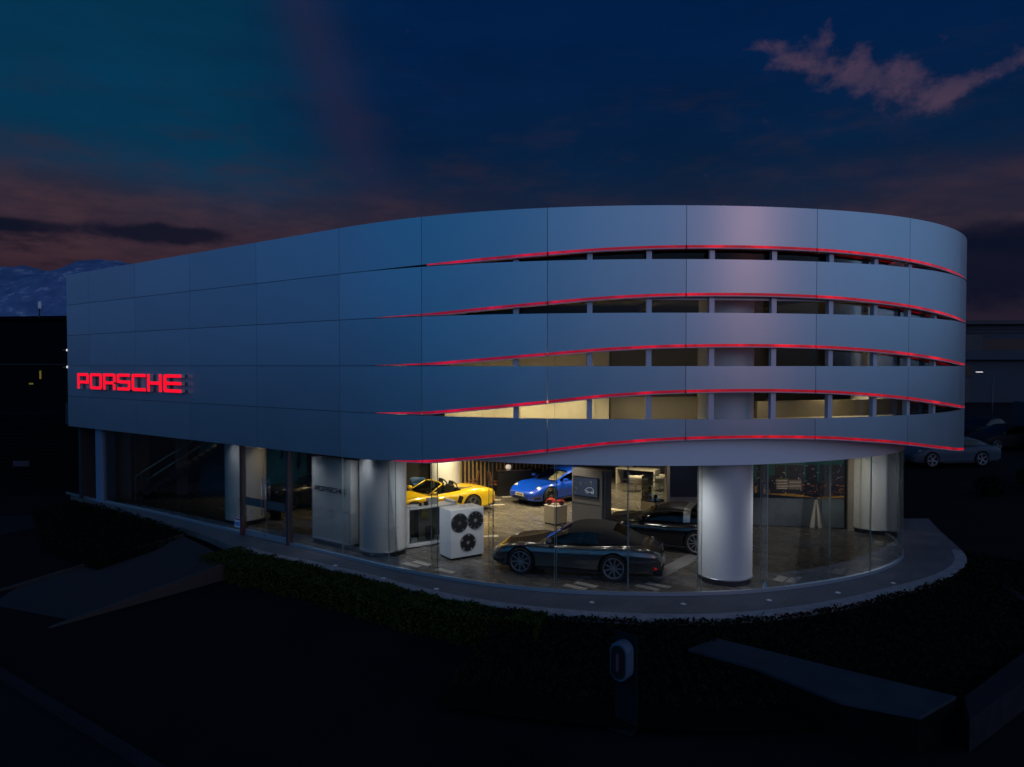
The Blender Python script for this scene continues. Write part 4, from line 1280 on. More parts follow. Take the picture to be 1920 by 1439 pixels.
# red model car: little old tractor-like racer
MR = empty('model_car', (pc[0], pc[1] + .38, .67), 'small red model car on the grey pedestal', 'model car', rz=R(-12))
mred = mat('model_red', (.52, .030, .012), .3, coat=.6)
vs, fs = [], []
prof = [(-.34, .04, .07, .11), (-.27, .08, .06, .20), (-.12, .09, .06, .23), (0, .09, .06, .16), (.10, .075, .06, .17), (.26, .065, .06, .18), (.33, .04, .07, .13)]
for x, w_, z0, z1 in prof: vs += [(x, -w_, z0), (x, -w_, z1 - .015), (x, -w_ * .5, z1), (x, w_ * .5, z1), (x, w_, z1 - .015), (x, w_, z0)]
for i in range(len(prof) - 1):
    for k in range(6): fs.append((6 * i + k, 6 * i + 6 + k, 6 * i + 6 + (k + 1) % 6, 6 * i + (k + 1) % 6))
fs += [tuple(range(6))[::-1], tuple(range(36, 42))]
MB().add(vs, fs).build('body', mred, MR, smooth=True)
for x, r in ((-.21, .10), (.22, .085)):
    for y in (-.10, .10):
        w_ = MB().lathe([(r * .45, -.022), (r, -.026), (r, .026), (r * .45, .022)], 20, axis='Y').build('wheel', mat('model_dark', (.05, .008, .006), .6), MR, loc=(x, y, r))
        MB().lathe([(.001, -.018), (r * .5, -.018), (r * .5, .018), (.001, .018)], 14, axis='Y').build('hub', mred, w_)
MB().box((-.05, 0, .15), (.05, .08, .08)).build('seat', mred, MR, bevel=.01)
MB().lathe([(.028, -.004), (.03, .004)], 14, (.03, 0, .19), 'X').build('steering_wheel', MATS['model_dark'], MR)
# screen partition
t0, t1 = at(1072, 1001), at(1128, 1011)
an = heading(t0, t1); L_ = (t1 - t0).length
TP = empty('screen_partition', tuple((t0 + t1) / 2), 'beige free standing partition holding a wide screen', 'partition', rz=an)
MB().box((0, .22, 1.10), (L_, .42, 2.12)).build('partition_body', TAUPE, TP, bevel=.006)
MB().box((0, .22, .02), (L_ - .04, .38, .05)).build('plinth', SKIRT, TP)
MB().box((0, .005, 1.045), (L_, .012, .006)).build('joint', BLACKM, TP)
MB().box((L_ / 2 + .06, .25, 1.10), (.07, .36, 2.12)).build('side_panel', mat('panel_blue_grey', (.15, .16, .18), .4, .4), TP)
sw = L_ * .83
sc_ = MB().box((-.02, -.012, 1.60), (sw, .04, sw * .68)).build('screen', BLACKM, TP, bevel=.004)
def screen_mat():
    m = bpy.data.materials.new('screen_picture'); m.use_nodes = True; k = NT(m.node_tree)
    p = m.node_tree.nodes['Principled BSDF']; p.inputs['Base Color'].default_value = (.01, .01, .012, 1); p.inputs['Roughness'].default_value = .2
    t = k.n('ShaderNodeTexCoord'); f = k.noise(t.outputs['Object'], 7, 5, .7)
    c = k.ramp(f, [(.3, (.030, .040, .085)), (.48, (.045, .060, .12)), (.55, (.02, .045, .05)), (.68, (.20, .22, .26))])
    k.l(c, p.inputs['Emission Color']); p.inputs['Emission Strength'].default_value = .5
    return m
MB().box((-.02, -.035, 1.60), (sw - .06, .006, sw * .68 - .06)).build('picture', screen_mat(), sc_)
m = MB()
z0 = 1.50
for pts in ([(-.02, .0), (.10, .09), (.24, .10), (.32, .02)], [(-.02, .0), (.05, -.05), (.28, -.06), (.32, .02)]):
    for a, b in zip(pts, pts[1:]): m.bar((a[0] - .02, -.041, z0 + a[1]), (b[0] - .02, -.041, z0 + b[1]), .007, 6)
for x in (.05, .25):
    for k in range(10):
        a, b = 2 * math.pi * k / 10, 2 * math.pi * (k + 1) / 10
        m.bar((x + .045 * math.cos(a), -.041, z0 - .05 + .045 * math.sin(a)), (x + .045 * math.cos(b), -.041, z0 - .05 + .045 * math.sin(b)), .006, 5)
m.build('picture_sketch', mat('sketch_white', (.1, .1, .1), .5, emis=(.26, .28, .31), es=.8), sc_)
# second display: dark graphic over grey panel, beside the big column
t0, t1 = at(1250, 1000), at(1322, 1000)
an = heading(t0, t1); L_ = (t1 - t0).length
DP = empty('graphic_partition', tuple((t0 + t1) / 2), 'grey partition with a large dark blue graphic, left of the big front column', 'partition', rz=an)
MB().box((0, .2, 1.25), (L_, .36, 2.5)).build('partition_body', TAUPE, DP, bevel=.006)
p0 = DP.location
MB().box((-.02, -.0, 1.80), (L_ * .78, .05, 1.2)).build('graphic', NAVY, DP)
MB().box((L_ / 2 + .10, .0, 1.35), (.12, .12, 2.6)).build('yellow_trim', mat('trim_yellow', (.55, .40, .06), .5), DP)
# glass case pedestal
g0 = at(1229, 978)
GC_ = empty('pedestal', (g0[0], g0[1] + .45, 0), 'grey pedestal with black top and glass cover, left of the dark graphic', 'pedestal', rz=R(42))
MB().box((0, 0, .33), (.62, .62, .66)).build('block', TAUPE, GC_, bevel=.005)
MB().box((0, 0, .675), (.63, .63, .03)).build('top', BLACKM, GC_)
MB().box((0, 0, 1.12), (.58, .58, .85)).build('glass_cover', CLEAR, GC_)
for i, (x, y, r, z) in enumerate(((-.12, -.05, .06, .10), (.10, .06, .075, .10))):
    p = GC_.matrix_basis @ Vector((x, y, .69)); 
    g = empty('scale_model', (GC_.location[0] + x, GC_.location[1] + y, .692), ['small brown bust shaped model in the glass cover', 'small black helmet model in the glass cover'][i], 'model')
    MB().lathe([(r * .5, 0), (r * .4, .03)], 16).build('stand', INNER, g)
    MB().lathe([(.001, .03), (r * .8, .045), (r, .09), (r * .85, .135), (r * .4, .165), (.001, .17)], 20).build('head', [mat('bust_brown', (.08, .04, .02), .4), BLACKM][i], g, smooth=True)
# pale step of the lounge floor
s0, s1 = at(1143, 958), at(1203, 966)
d = (s1 - s0).normalized(); n_ = Vector((-d[1], d[0], 0))
tag(MB().prism([tuple((s0 - d * 1.2)[:2]), tuple((s1 + d * .05)[:2]), tuple((s1 + n_ * .28)[:2]), tuple((s0 - d * 1.2 + n_ * .28)[:2])], .002, .05).build('floor_threshold', CREAM, None, bevel=.005), 'long cream threshold strip on the floor behind the black car', 'threshold')
# lounge: table, chairs, desks, flower
def tub_chair(name, loc, rz, m, label, seat=.42, group=None):
    t = empty(name, loc, label, 'chair', rz=rz, group=group)
    vs, fs = [], []
    N = 14
    for k in range(N + 1):
        a = R(-110) + R(220) * k / N
        for r, z in ((.30, seat), (.33, seat + .30 - .08 * abs(k / N - .5)), (.29, seat + .29 - .08 * abs(k / N - .5)), (.26, seat + .02)):
            vs.append((-r * math.cos(a), r * math.sin(a), z))
    for k in range(N):
        for j in range(4): fs.append((4 * k + j, 4 * k + 4 + j, 4 * k + 4 + (j + 1) % 4, 4 * k + (j + 1) % 4))
    fs += [(0, 1, 2, 3), (4 * N, 4 * N + 3, 4 * N + 2, 4 * N + 1)]
    MB().add(vs, fs).build('backrest', m, t, smooth=True)
    MB().lathe([(.27, seat - .06), (.29, seat), (.27, seat + .05)], 28).build('seat', m, t)
    MB().bar((0, 0, .03), (0, 0, seat - .05), .025).build('stem', RAILM, t)
    f = MB()
    for k in range(4): a = k * math.pi / 2 + .3; f.bar((0, 0, .04), (.28 * math.cos(a), .28 * math.sin(a), .015), .014)
    f.build('foot', RAILM, t)
    return t
WL = mat('white_leather', (.62, .60, .54), .45)
c1 = at(1192, 922)
tub_chair('tub_chair', (c1[0], c1[1], 0), R(80), WL, 'white tub chair in front of the lounge desk', seat=.46)
tub_chair('tub_chair', (*at(1236, 921)[:2], 0), R(150), TAUPE, 'taupe tub chair at the right side of the lounge', seat=.44)
tub_chair('tub_chair', (*at(1168, 897)[:2], 0), R(-90), TAUPE, 'taupe tub chair behind the lounge desk', seat=.44)
def desk(name, p, rz, L, D, H, m, label, cat='table'):
    t = empty(name, p, label, cat, rz=rz)
    MB().box((0, 0, H - .03), (L, D, .06)).build('top', m, t, bevel=.004)
    for s_ in (-1, 1): MB().box((s_ * (L / 2 - .04), 0, (H - .06) / 2), (.08, D, H - .065)).build('side_leg', m, t)
    MB().box((0, D * .4, H * .16), (L - .17, .05, .06)).build('stretcher', m, t)
    return t
desk('lounge_desk', (*at(1196, 908)[:2], 0), R(-30), 1.9, .75, .74, WL, 'white lounge desk with plain side legs')
desk('side_board', (*at(1150, 890)[:2], 0), R(-30), 2.6, .5, .85, TAUPE, 'long taupe sideboard at the back of the lounge', 'sideboard')
fp = at(1191, 886, .74)
FL = empty('flower_bowl', tuple(at(1190, 906, 0)[:2]) + (.742,), 'yellow flowers in a round bowl on the lounge desk', 'flowers')
MB().lathe([(.05, 0), (.12, .06), (.10, .11), (.06, .11)], 18).build('bowl', INNER, FL, smooth=True)
def flf():
    u = Vector((random.gauss(0, 1), random.gauss(0, 1), abs(random.gauss(0, 1)))).normalized(); return Vector((0, 0, .14)) + u * .13, u
mb = MB(); leaves(mb, 220, flf, .035); mb.build('flowers', mat('flower_yellow', (.50, .42, .03), .6), FL)
# slatted partition and bar with brown chairs behind the yellow and blue cars
sa, sb = at(862, 930), at(1075, 925)
an = heading(sa, sb); L_ = (sb - sa).length
SL = empty('slat_screen', tuple(sa), 'tall screen of warm wooden slats at the back of the showroom', 'screen', rz=an)
MB().box((L_ / 2, .5, 1.55), (L_, .06, 3.1)).build('rear_board', DARKW, SL)
m = MB()
n = int(L_ / .17)
for i in range(n): m.box((.08 + i * .17, .38, 1.6), (.05, .09, 2.9))
m.build('slats', WOODS, SL)
MB().box((L_ / 2, .38, .08), (L_, .14, .12)).build('bottom_rail', WOODS, SL)
ba, bb = at(942, 929), at(1000, 926)
an = heading(ba, bb)
BR = empty('bar_counter', tuple((ba + bb) / 2), 'black bar counter in front of the wooden slats', 'bar counter', rz=an)
MB().box((0, .1, .52), (1.9, .6, 1.04)).build('counter_body', BLACKM, BR, bevel=.01)
MB().box((0, .1, 1.06), (1.96, .66, .035)).build('counter_top', mat('bar_top', (.03, .025, .02), .2), BR)
ml = MB().lathe([(.02, 0), (.10, .02), (.13, .1), (.1, .19), (.02, .21)], 20)
lm = ml.build('globe_lamp', mat('globe_glow', (.6, .6, .6), .4, emis=(1, .85, .7), es=.35), smooth=True)
lm.location = BR.matrix_basis @ Vector((-.55, .1, 0)) + Vector((0, 0, 1.08)); lm.location = (ba[0] + .25, ba[1] + .15, 1.08)
tag(lm, 'small glowing white globe lamp on the left end of the black bar', 'lamp')
def side_chair(loc, rz, label):
    t = empty('side_chair', loc, label, 'chair', rz=rz, group='brown chairs in front of the slats')
    MB().box((0, 0, .46), (.48, .48, .08)).build('seat', BROWNL, t, bevel=.03)
    MB().box((-.24, 0, .76), (.07, .46, .46), M=Matrix.Rotation(R(-10), 3, 'Y')).build('backrest', BROWNL, t, bevel=.03)
    for a in (-1, 1):
        MB().box((0, a * .26, .62), (.42, .05, .04)).build('armrest', BROWNL, t, bevel=.01)
        for b in (-1, 1): MB().bar((b * .2, a * .2, 0), (b * .19, a * .19, .43), .014).build('leg', BLACKM, t)
    return t
side_chair((*at(884, 926)[:2], 0), R(200), 'brown leather chair left of the other, behind the yellow roadster')
side_chair((*at(928, 928)[:2], 0), R(20), 'brown leather chair next to the black bar')
tub_chair('tub_chair', (*at(783, 932)[:2], 0), R(-60), BLUEF, 'blue tub chair in the dark corner behind the yellow roadster', seat=.5)
# city picture on the right wall
m0, m1 = at(1322, 981), at(1585, 993)
an = heading(m0, m1); L_ = (m1 - m0).length
MU = empty('city_mural', tuple(m0), 'wall sized night city picture with a dark road and two white lines', 'wall picture', rz=an)
MB().box((L_ / 2, .12, 1.55), (L_, .2, 3.1)).build('board', NAVY, MU)
def uz(u, v):                                                     # photo point on the mural -> local x, z
    p0 = Vector((0, 0, CAMZ)); a = (u - 960) / F; b = -(v - 719.5) / F
    d = Vector((a, ct + b * st, -st + b * ct)); n = Vector((-math.sin(an), math.cos(an), 0))
    t = (m0 - p0).dot(n) / d.dot(n); p = p0 + d * t - m0
    return p.dot(Vector((math.cos(an), math.sin(an), 0))), p[2]
def flat(name, polys, m, lvl):
    mb = MB(); y = .02 - .004 * lvl
    for P in polys:
        k = len(P); mb.add([(x, y, z) for x, z in P], [tuple(range(k))])
    return mb.build(name, m, MU)
def quad(u0, v0, u1, v1): return [uz(u0, v0), uz(u1, v0), uz(u1, v1), uz(u0, v1)]
flat('picture_sky', [quad(1330, 855, 1583, 905)], mat('mural_teal', (.008, .10, .11), .5, var=.4), 1)
road_m = mat('mural_road', (.11, .14, .16), .5, var=.8, vscale=.8)
flat('picture_road', [[uz(1330, 932), uz(1532, 936), uz(1583, 936), uz(1583, 990), uz(1330, 982)]], road_m, 1)
flat('picture_light_trail', [[uz(1330, 900), uz(1413, 912), uz(1532, 934), uz(1480, 931), uz(1413, 924), uz(1330, 918)], [uz(1532, 933), uz(1583, 930), uz(1583, 934), uz(1532, 936)]], mat('mural_gold', (.42, .25, .04), .5, var=.6, vscale=5), 2)
rnd = random.Random(5)
T = []; x = 1335
while x < 1578:
    w_ = rnd.uniform(7, 22); top = rnd.choice((858, 872, 884, 892, 900, 868)); T.append(quad(x, top, min(1583, x + w_), 926)); x += w_ + rnd.uniform(-1, 5)
flat('picture_towers', T, mat('mural_tower', (.016, .016, .028), .5, var=.5), 3)
flat('picture_block', [quad(1455, 898, 1478, 918), quad(1479, 900, 1503, 918)], mat('mural_block', (.18, .16, .12), .5), 4)
def dots(n, box, sz):
    P = []
    for i in range(n):
        u = rnd.uniform(box[0], box[2]); v = rnd.uniform(box[1], box[3]); s_ = rnd.uniform(.4, 1) * sz
        P.append(quad(u, v, u + s_ * rnd.choice((1, 1, 2.4)), v + s_ * .6))
    return P
flat('picture_windows', dots(75, (1415, 872, 1580, 922), 2.2), mat('mural_window', (.6, .55, .5), .5), 5)
flat('picture_windows', [quad(1457, v, 1476, v + 1.6) for v in (901, 906, 911, 915)] + [quad(1480, v, 1502, v + 1.2) for v in (904, 911)], MATS['mural_window'], 6)
flat('picture_street_lights', dots(70, (1500, 908, 1582, 932), 2.2), mat('mural_orange', (.75, .26, .06), .5), 6)
flat('picture_lines', [[uz(1528, 938), uz(1530, 938), uz(1527, 990.6), uz(1518, 990.3)], [uz(1530.5, 938), uz(1532.5, 938), uz(1542.6, 991), uz(1534, 990.8)]], mat('mural_white', (.75, .72, .62), .5), 7)
wallbox('pier', at(1588, 994), at(1640, 997), 0, 3.1, .3, TAUPE)
wallbox('pier', at(1640, 990), (11.6, 27.5), 0, 3.1, .2, DARKW)
# blue wall pictures, stairs, dark openings on the left side
def board(name, u0, v0, u1, v1, z1, m, label, cat='picture', z0=0.0):
    a, b = at(u0, v0), at(u1, v1); an = heading(a, b); L_ = (b - a).length
    o = MB().box((L_ / 2, .04, (z0 + z1) / 2), (L_, .06, z1 - z0)).build(name, m)
    o.location = a; o.rotation_euler[2] = an
    return tag(o, label, cat)
board('poster', 374, 923, 420, 921, 3.1, TEAL, 'teal blue floor to ceiling picture left of the entrance column')
board('poster', 500, 930, 575, 930, 3.1, TEAL, 'teal blue picture wall with dark strokes behind the door')
pm0 = at(500, 929.5)
m = MB()
for a, b in (((.35, 2.9), (.75, 2.4)), ((.75, 2.4), (.62, 1.6)), ((1.0, 2.75), (1.45, 2.45)), ((.35, 2.9), (.2, 2.3)), ((1.45, 2.45), (1.3, 1.2))):
    m.bar((a[0], -.02, a[1]), (b[0], -.02, b[1]), .07, 6)
o = m.build('picture_strokes', NAVY, [x for x in bpy.data.objects if x.get('label', '').startswith('teal blue picture wall')][0])
wallbox('inner_wall', at(217, 936), at(246, 934), 0, 3.1, .3, mat('wall_grey_warm', (.22, .18, .16), .6))
wallbox('inner_wall', at(246, 927), at(278, 924), 0, 3.1, .3, OLIVE)
wallbox('inner_wall', at(330, 927), at(351, 925), 0, 3.1, .3, mat('wall_grey_warm', (.2, .2, .2)))
wallbox('inner_wall', at(560, 915), at(600, 915), 0, 3.1, .3, mat('wall_brown', (.20, .11, .06), .6))
wallbox('inner_wall', at(735, 920), at(812, 918), 0, 3.1, .3, DARKW)
a = at(333, 925)
m = MB()
for i, ch in enumerate((1.75, 1.62, 1.50, 1.30, 1.22)): m.box((a[0] + .02, a[1] - .20, ch), (.16, .012, .07), R(-5))
tag(m.build('wayfinding_sign', BLACKM), 'narrow black sign lettering high on the pillar beside the stairs', 'sign')
ST = empty('staircase', tuple(at(306, 935)), 'dark staircase with two pale handrails at the left end of the showroom', 'staircase', rz=R(18))
m = MB()
for i in range(14): m.box((-.9 + i * .26, .7, .09 + i * .17), (.27, 1.2, .175 + .0), 0)
m.build('steps', mat('stair_stone', (.06, .055, .05), .5), ST)
for y in (.06, 1.3):
    m = MB(); m.bar((-1.05, y, .95), (2.6, y, 3.3), .022); m.bar((-1.05, y, .95), (-1.05, y, 0), .018); m.bar((-.6, y, .80), (2.6, y, 2.88), .018)
    m.build('handrail', mat('rail_pale', (.35, .33, .26), .3, .6), ST)
# plant pot by the door
pp_ = at(516, 975)
PT = empty('plant_pot', tuple(pp_), 'tall dark planter with a small plant just inside the door', 'planter')
MB().lathe([(.17, 0), (.24, .7), (.22, .72), (.20, .66)], 24).build('pot', INNER, PT, smooth=True)
def plf():
    u = Vector((random.gauss(0, 1), random.gauss(0, 1), abs(random.gauss(0, 1)))).normalized(); return Vector((0, 0, .72)) + u * random.uniform(.1, .38), u
mb = MB(); leaves(mb, 260, plf, .06); mb.build('foliage', LEAFD, PT)
# pale inlays in the floor
INL = mat('inlay_pale', (.42, .40, .36), .4, var=.15, vscale=9)
INL2 = mat('inlay_grey', (.26, .25, .26), .4, var=.15, vscale=6)
def inlay(u, v, L, W_, rot, m=INL, z=.004):
    p = at(u, v)
    o = MB().box((0, 0, 0), (L, W_, .006)).build('floor_inlay', m, fl)
    o.location = (p[0], p[1], z); o.rotation_euler[2] = rot
    return o
fl.location = (0, 0, 0)
dv = Vector(BO)
fl.data.transform(Matrix.Translation(dv)); fl.parent = None; fl.name = 'showroom_floor'; fl['kind'] = 'structure'
for o in list(kids(fl)): pass
for u, v in ((1078.5, 1101.5), (1098.6, 1096.8), (1213, 1102), (1234, 1098), (771.6, 1059.7), (791, 1056.6), (835, 1071)): inlay(u, v, .62, .21, R(-38))
for u, v in ((1464, 1085.6), (1487, 1089), (1572, 1072.6), (1598, 1076.6), (1648, 1018.6), (1671, 1021)): inlay(u, v, .50, .26, R(52) if u < 1640 else R(60))
for u, v in ((925, 938), (932, 947), (917, 1006), (955, 932)): inlay(u, v, .6, .2, R(10))
for u, v in ((1262, 1066), (1285, 1050), (1304, 1040)):
    inlay(u, v, 2.2, .36, R(52), INL2, z=.004 + .0012 * (u % 5))
# pyramid shaped glass stop at the foot of the front glass
p = GP(gs_at(1443), .10)
tag(MB().add([(-.07, -.05, 0), (.07, -.05, 0), (.07, .05, 0), (-.07, .05, 0), (0, 0, .24)], [(0, 1, 4), (1, 2, 4), (2, 3, 4), (3, 0, 4), (3, 2, 1, 0)]).build('glass_stop', mat('stop_blue', (.25, .45, .6), .4), loc=(p[0], p[1], .005)), 'small pale blue wedge at the foot of the glass fin right of the big column', 'wedge')
p = at(1480, 983)
g = empty('floor_lamp', (p[0], p[1] - .1, .0), 'tiny bright lamp on the floor in front of the city picture', 'lamp')
MB().lathe([(.04, 0), (.05, .02), (.02, .03)], 12).build('foot', BLACKM, g)
MB().lathe([(.015, .03), (.03, .06), (.02, .10)], 12).build('bulb', mat('bulb', (1, 1, 1), .3, emis=(1, .95, .85), es=2.0), g)

# ------------------------------------------------------------------ lamps of the showroom and added fill spots
WARM = (1.0, .80, .45)
NEUT = (1.0, .93, .82)
def spot(x, y, z, e, col=WARM, ang=110, blend=.7, r=.085, tgt=None):
    l = bpy.data.lights.new('downlight_or_fill', 'SPOT'); l.energy = e; l.color = col; l.spot_size = R(ang); l.spot_blend = blend; l.shadow_soft_size = r
    o = bpy.data.objects.new('downlight_or_fill', l); COL.objects.link(o); o.location = (x, y, z)
    if tgt: o.rotation_euler = (Vector((x, y, z)) - Vector(tgt)).to_track_quat('Z', 'Y').to_euler()
    return o
for (x, y, e) in ((-2.6, 26.0, 250), (0.0, 25.0, 320), (-.8, 28.2, 270), (1.4, 27.2, 250), (-3.2, 29.0, 220), (3.6, 28.5, 210), (6.0, 30.5, 260), (3.0, 32.0, 160), (.4, 31.5, 130), (-1.2, 22.8, 70), (1.6, 22.6, 60),
                  (-4.2, 24.0, 40), (4.0, 24.4, 60), (.3, 20.6, 40), (3.2, 20.2, 34), (5.4, 22.6, 26), (8.2, 21.6, 26), (10.2, 23.4, 20), (7.2, 25.8, 22), (9.6, 20.6, 16), (-6.2, 25.6, 40), (-7.6, 28.0, 45), (-9.6, 28.6, 34), (-12.2, 30.4, 22), (-6.4, 31.0, 30), (2.0, 18.9, 16), (6.6, 19.2, 14), (-1.2, 19.6, 22), (-3.0, 21.2, 16)):
    spot(x, y, 3.10, e * (2.1 if y > 24.3 else 1.3), col=WARM if y > 24.3 else NEUT, r=.085 if y > 24.3 else .16)
# washers on two columns, then fill spots added near the glass
spot(-2.3, 28.6, 3.08, 260, tgt=(-2.75, 30.2, 1.6), ang=80)
spot(10.6, 22.3, 3.05, 34, tgt=(11.0, 23.2, 1.9), ang=70)
for (a, b, e) in (((-6.6, 21.95, 2.9), (-5.4, 21.7, .9), 66), ((-4.2, 20.05, 2.9), (-5.6, 21.8, .8), 80), ((-4.9, 20.6, 2.9), (-3.7, 21.0, .8), 36), ((-2.5, 19.0, 2.9), (-3.7, 21.0, .8), 50), ((-9.6, 24.1, 2.9), (-8.9, 24.9, .9), 14), ((-7.6, 22.7, 2.9), (-9.0, 24.9, .8), 20),
                  ((3.7, 17.5, 2.9), (5.5, 18.3, .8), 46), ((7.3, 18.1, 2.9), (5.6, 18.3, .8), 42), ((11.2, 21.6, 2.9), (11.9, 23.5, .9), 36), ((9.6, 20.2, 2.9), (11.8, 23.4, .9), 44), ((-1.3, 18.6, 2.9), (-1.3, 20.3, .8), 40), ((-2.9, 19.3, 2.9), (-2.0, 20.5, .8), 26)):
    spot(*a, e * 2.3, col=(.90, .95, 1.0), tgt=b, ang=85, r=.5, blend=1.0)  # unseen cool spots added to brighten columns, name wall and wheel cabinet
for (x, y) in ((.5, 17.95), (1.5, 17.6), (2.5, 17.5), (3.6, 17.6), (1.0, 18.9), (4.4, 18.6), (3.0, 19.3), (-.3, 18.9), (2.2, 20.6), (4.6, 20.3)):
    spot(x, y, 3.08, 7, col=NEUT, ang=130, r=.05)
spot(-13.6, 30.9, 3.0, 26, tgt=(-14.4, 31.4, 0), ang=140)  # unseen warm spot added to brighten the far left walls
spot(-8.3, 24.0, 3.05, 26, tgt=(-8.8, 24.9, 1.2), ang=80)
spot(9.0, 22.0, 3.0, 60, tgt=(9.9, 24.2, 1.6), ang=120, r=.4)  # unseen spot added to brighten the city picture
for (x, y, e) in ((-1.5, 20.2, 70), (.2, 19.7, 80), (1.6, 19.5, 55), (3.6, 19.3, 26), (4.9, 19.3, 14), (7.4, 20.2, 22), (9.6, 21.6, 40), (11.0, 22.4, 40)):
    spot(x, y, 5.05, e, ang=160)
for (x, y, e) in ((.6, 19.2, 5), (6.2, 21.0, 6)):
    spot(x, y, 7.1, e, ang=140)

# ------------------------------------------------------------------ surroundings
# snow flecked mountain behind the left corner
random.seed(11)
def hillz(x):
    return 262 * math.exp(-((x + 1010) / 620.0) ** 2) + 120 * math.exp(-((x + 1750) / 300.0) ** 2) + 14 * math.sin(x * .013) + 9 * math.sin(x * .031 + 1)
mb = MB(); nx, ny = 90, 26; vs = []; fs = []
for j in range(ny):
    for i in range(nx):
        x = -2600 + i * 34; t = j / (ny - 1); y = 1250 + t * 700
        h = hillz(x) * math.sin(min(1, t * 1.35) * math.pi / 2) * (1 if t < .8 else 1 - (t - .8) * 2)
        vs.append((x, y, h + random.gauss(0, 3.0) * (t > .05) - 3))
for j in range(ny - 1):
    for i in range(nx - 1): fs.append((j * nx + i, j * nx + i + 1, (j + 1) * nx + i + 1, (j + 1) * nx + i))
mb.add(vs, fs)
m = bpy.data.materials.new('mountain'); m.use_nodes = True; k = NT(m.node_tree); p = m.node_tree.nodes['Principled BSDF']
t = k.n('ShaderNodeTexCoord'); mp = k.n('ShaderNodeMapping'); k.l(t.outputs['Object'], mp.inputs[0]); mp.inputs['Scale'].default_value = (.016, .010, .022)
f = k.noise(mp.outputs[0], 1.6, 9, .72)
c = k.ramp(f, [(.40, (.06, .11, .24)), (.56, (.10, .17, .33)), (.63, (.36, .38, .50)), (.70, (.10, .16, .31))])
k.l(c, p.inputs['Base Color']); p.inputs['Roughness'].default_value = .95
struct(mb.build('mountain', m, smooth=True))

def wbox(mb, c, d, rot=0, mi=0): return mb.box(c, d, rot, mi)
# dark hall on the left
NB = empty('neighbour_hall', (-34, 48, 0), 'dark flat roofed hall with ribbed cladding behind the left end of the showroom', 'building', rz=R(-8))
HM = mat('hall_dark', (.0035, .004, .006), .9, spec=.05, var=.4, vscale=.4)
HM2 = mat('hall_stain', (.012, .015, .016), .9, spec=.05, var=.7, vscale=.7)
MB().box((-4, 4, 4.2), (19, 8, 9.2)).build('main_block', HM, NB)
MB().box((6.6, 4.6, 4.4), (2.1, 7.8, 9.7)).build('end_block', HM2, NB)
MB().box((-4, -.1, 8.7), (19.1, .2, .25)).build('roof_edge', HM, NB)
MB().box((-3, -.1, 5.6), (17, .1, .06)).build('cladding_joint', REVEAL, NB)
for x in (-2.2, 2.4): MB().box((x, -.06, 4.9), (.10, .05, .55)).build('lit_window', mat('lit_window_dim', (.1, .08, .02), .5, emis=(.30, .24, .02), es=.32), NB)
MB().box((1.7, -.06, 4.3), (.28, .05, .10)).build('lit_window', MATS['lit_window_dim'], NB)
SHD = empty('ribbed_shed', (-24.5, 33.5, 0), 'long dark shed wall of horizontal corrugated sheet left of the showroom', 'shed', rz=R(10))
m = MB()
for i in range(22): m.box((-4, 0, -.3 + i * .16), (18, .16 + .04 * (i % 2), .12))
m.build('ribbed_wall', mat('shed_sheet', (.004, .005, .008), .9, spec=.05), SHD)
MB().box((-4, .9, 1.5), (18, 1.6, 3.4)).build('shed_body', HM, SHD)
pv = at(20, 900, 0.0)
tag(MB().box((0, 0, .15), (.75, .06, .25)).build('pale_board', mat('board_pale', (.02, .022, .035), .8), loc=(-22.6, 32.6, .85)), 'small pale board low on the dark shed wall', 'board')
an_ = empty('roof_antenna', (-29.9, 45.0, 8.72), 'small white antenna on the corner of the dark hall roof', 'antenna')
MB().bar((0, 0, -.2), (0, 0, .45), .04).build('mast', INNER, an_)
MB().box((0.03, 0, .62), (.16, .12, .45)).build('panel', mat('antenna_white', (.7, .72, .75), .5), an_, bevel=.03)
for i, (z, lab) in enumerate(((6.15, 'upper small lamp on the far left edge of the metal wall'), (5.45, 'lower small lamp on the far left edge of the metal wall'))):
    q = FP(0.0, .02)
    g = empty('edge_lamp', (q[0] - .03, q[1] + .02, z), lab, 'lamp', group='small lamps on the left edge')
    MB().bar((-.35, .25, 0), (0, 0, 0), .012).build('bracket', RAILM, g)
    MB().lathe([(.02, -.05), (.045, -.02), (.045, .03), (.02, .05)], 12).build('lamp_head', mat('edge_glow', (1, 1, 1), .4, emis=(1, .85, .75), es=.9), g)

# right: street, far blocks
BLK = mat('far_wall', (.030, .042, .060), .8, var=.3, vscale=.3); BLK2 = mat('far_cream', (.055, .052, .058), .8, var=.25, vscale=.5); WIN = mat('far_window', (.004, .004, .006), .5)
AB = empty('apartment_block', (66, 92, 0), 'wide dark office block with roof terrace beyond the right end of the showroom', 'building', rz=R(-4))
MB().box((0, 5, 1.0), (28, 10, 12)).build('lower_block', BLK, AB)
MB().box((0, -.4, 6.9), (28.2, .9, 1.2)).build('cornice', BLK, AB)
MB().box((2, 6, 9.0), (26, 9, 4.2)).build('upper_block', BLK, AB)
MB().box((2, 1.2, 11.2), (26.6, 1.2, .5)).build('roof_edge', BLK2, AB)
for z in (9.9, 10.3): MB().box((2, 1.35, z), (26.0, .06, .06)).build('railing', BLK2, AB)
for x in (-9.5, -5.6): MB().box((x, 1.2, 8.3), (2.4, .5, 2.6)).build('terrace_wall', BLK2, AB)
for x, w_ in ((-1.5, 5.6), (6, 6)): MB().box((x, 1.45, 8.2), (w_, .1, 1.6)).build('window', WIN, AB)
for x in (-10, -7.2, 3, 6.5): MB().box((x, -.05, 4.9), (2.1, .12, 1.5)).build('window', WIN, AB)
for x in (-9, 4.6): MB().box((x, -.1, 2.3), (5.2, .2, 3.2)).build('wall_panel', BLK2, AB)
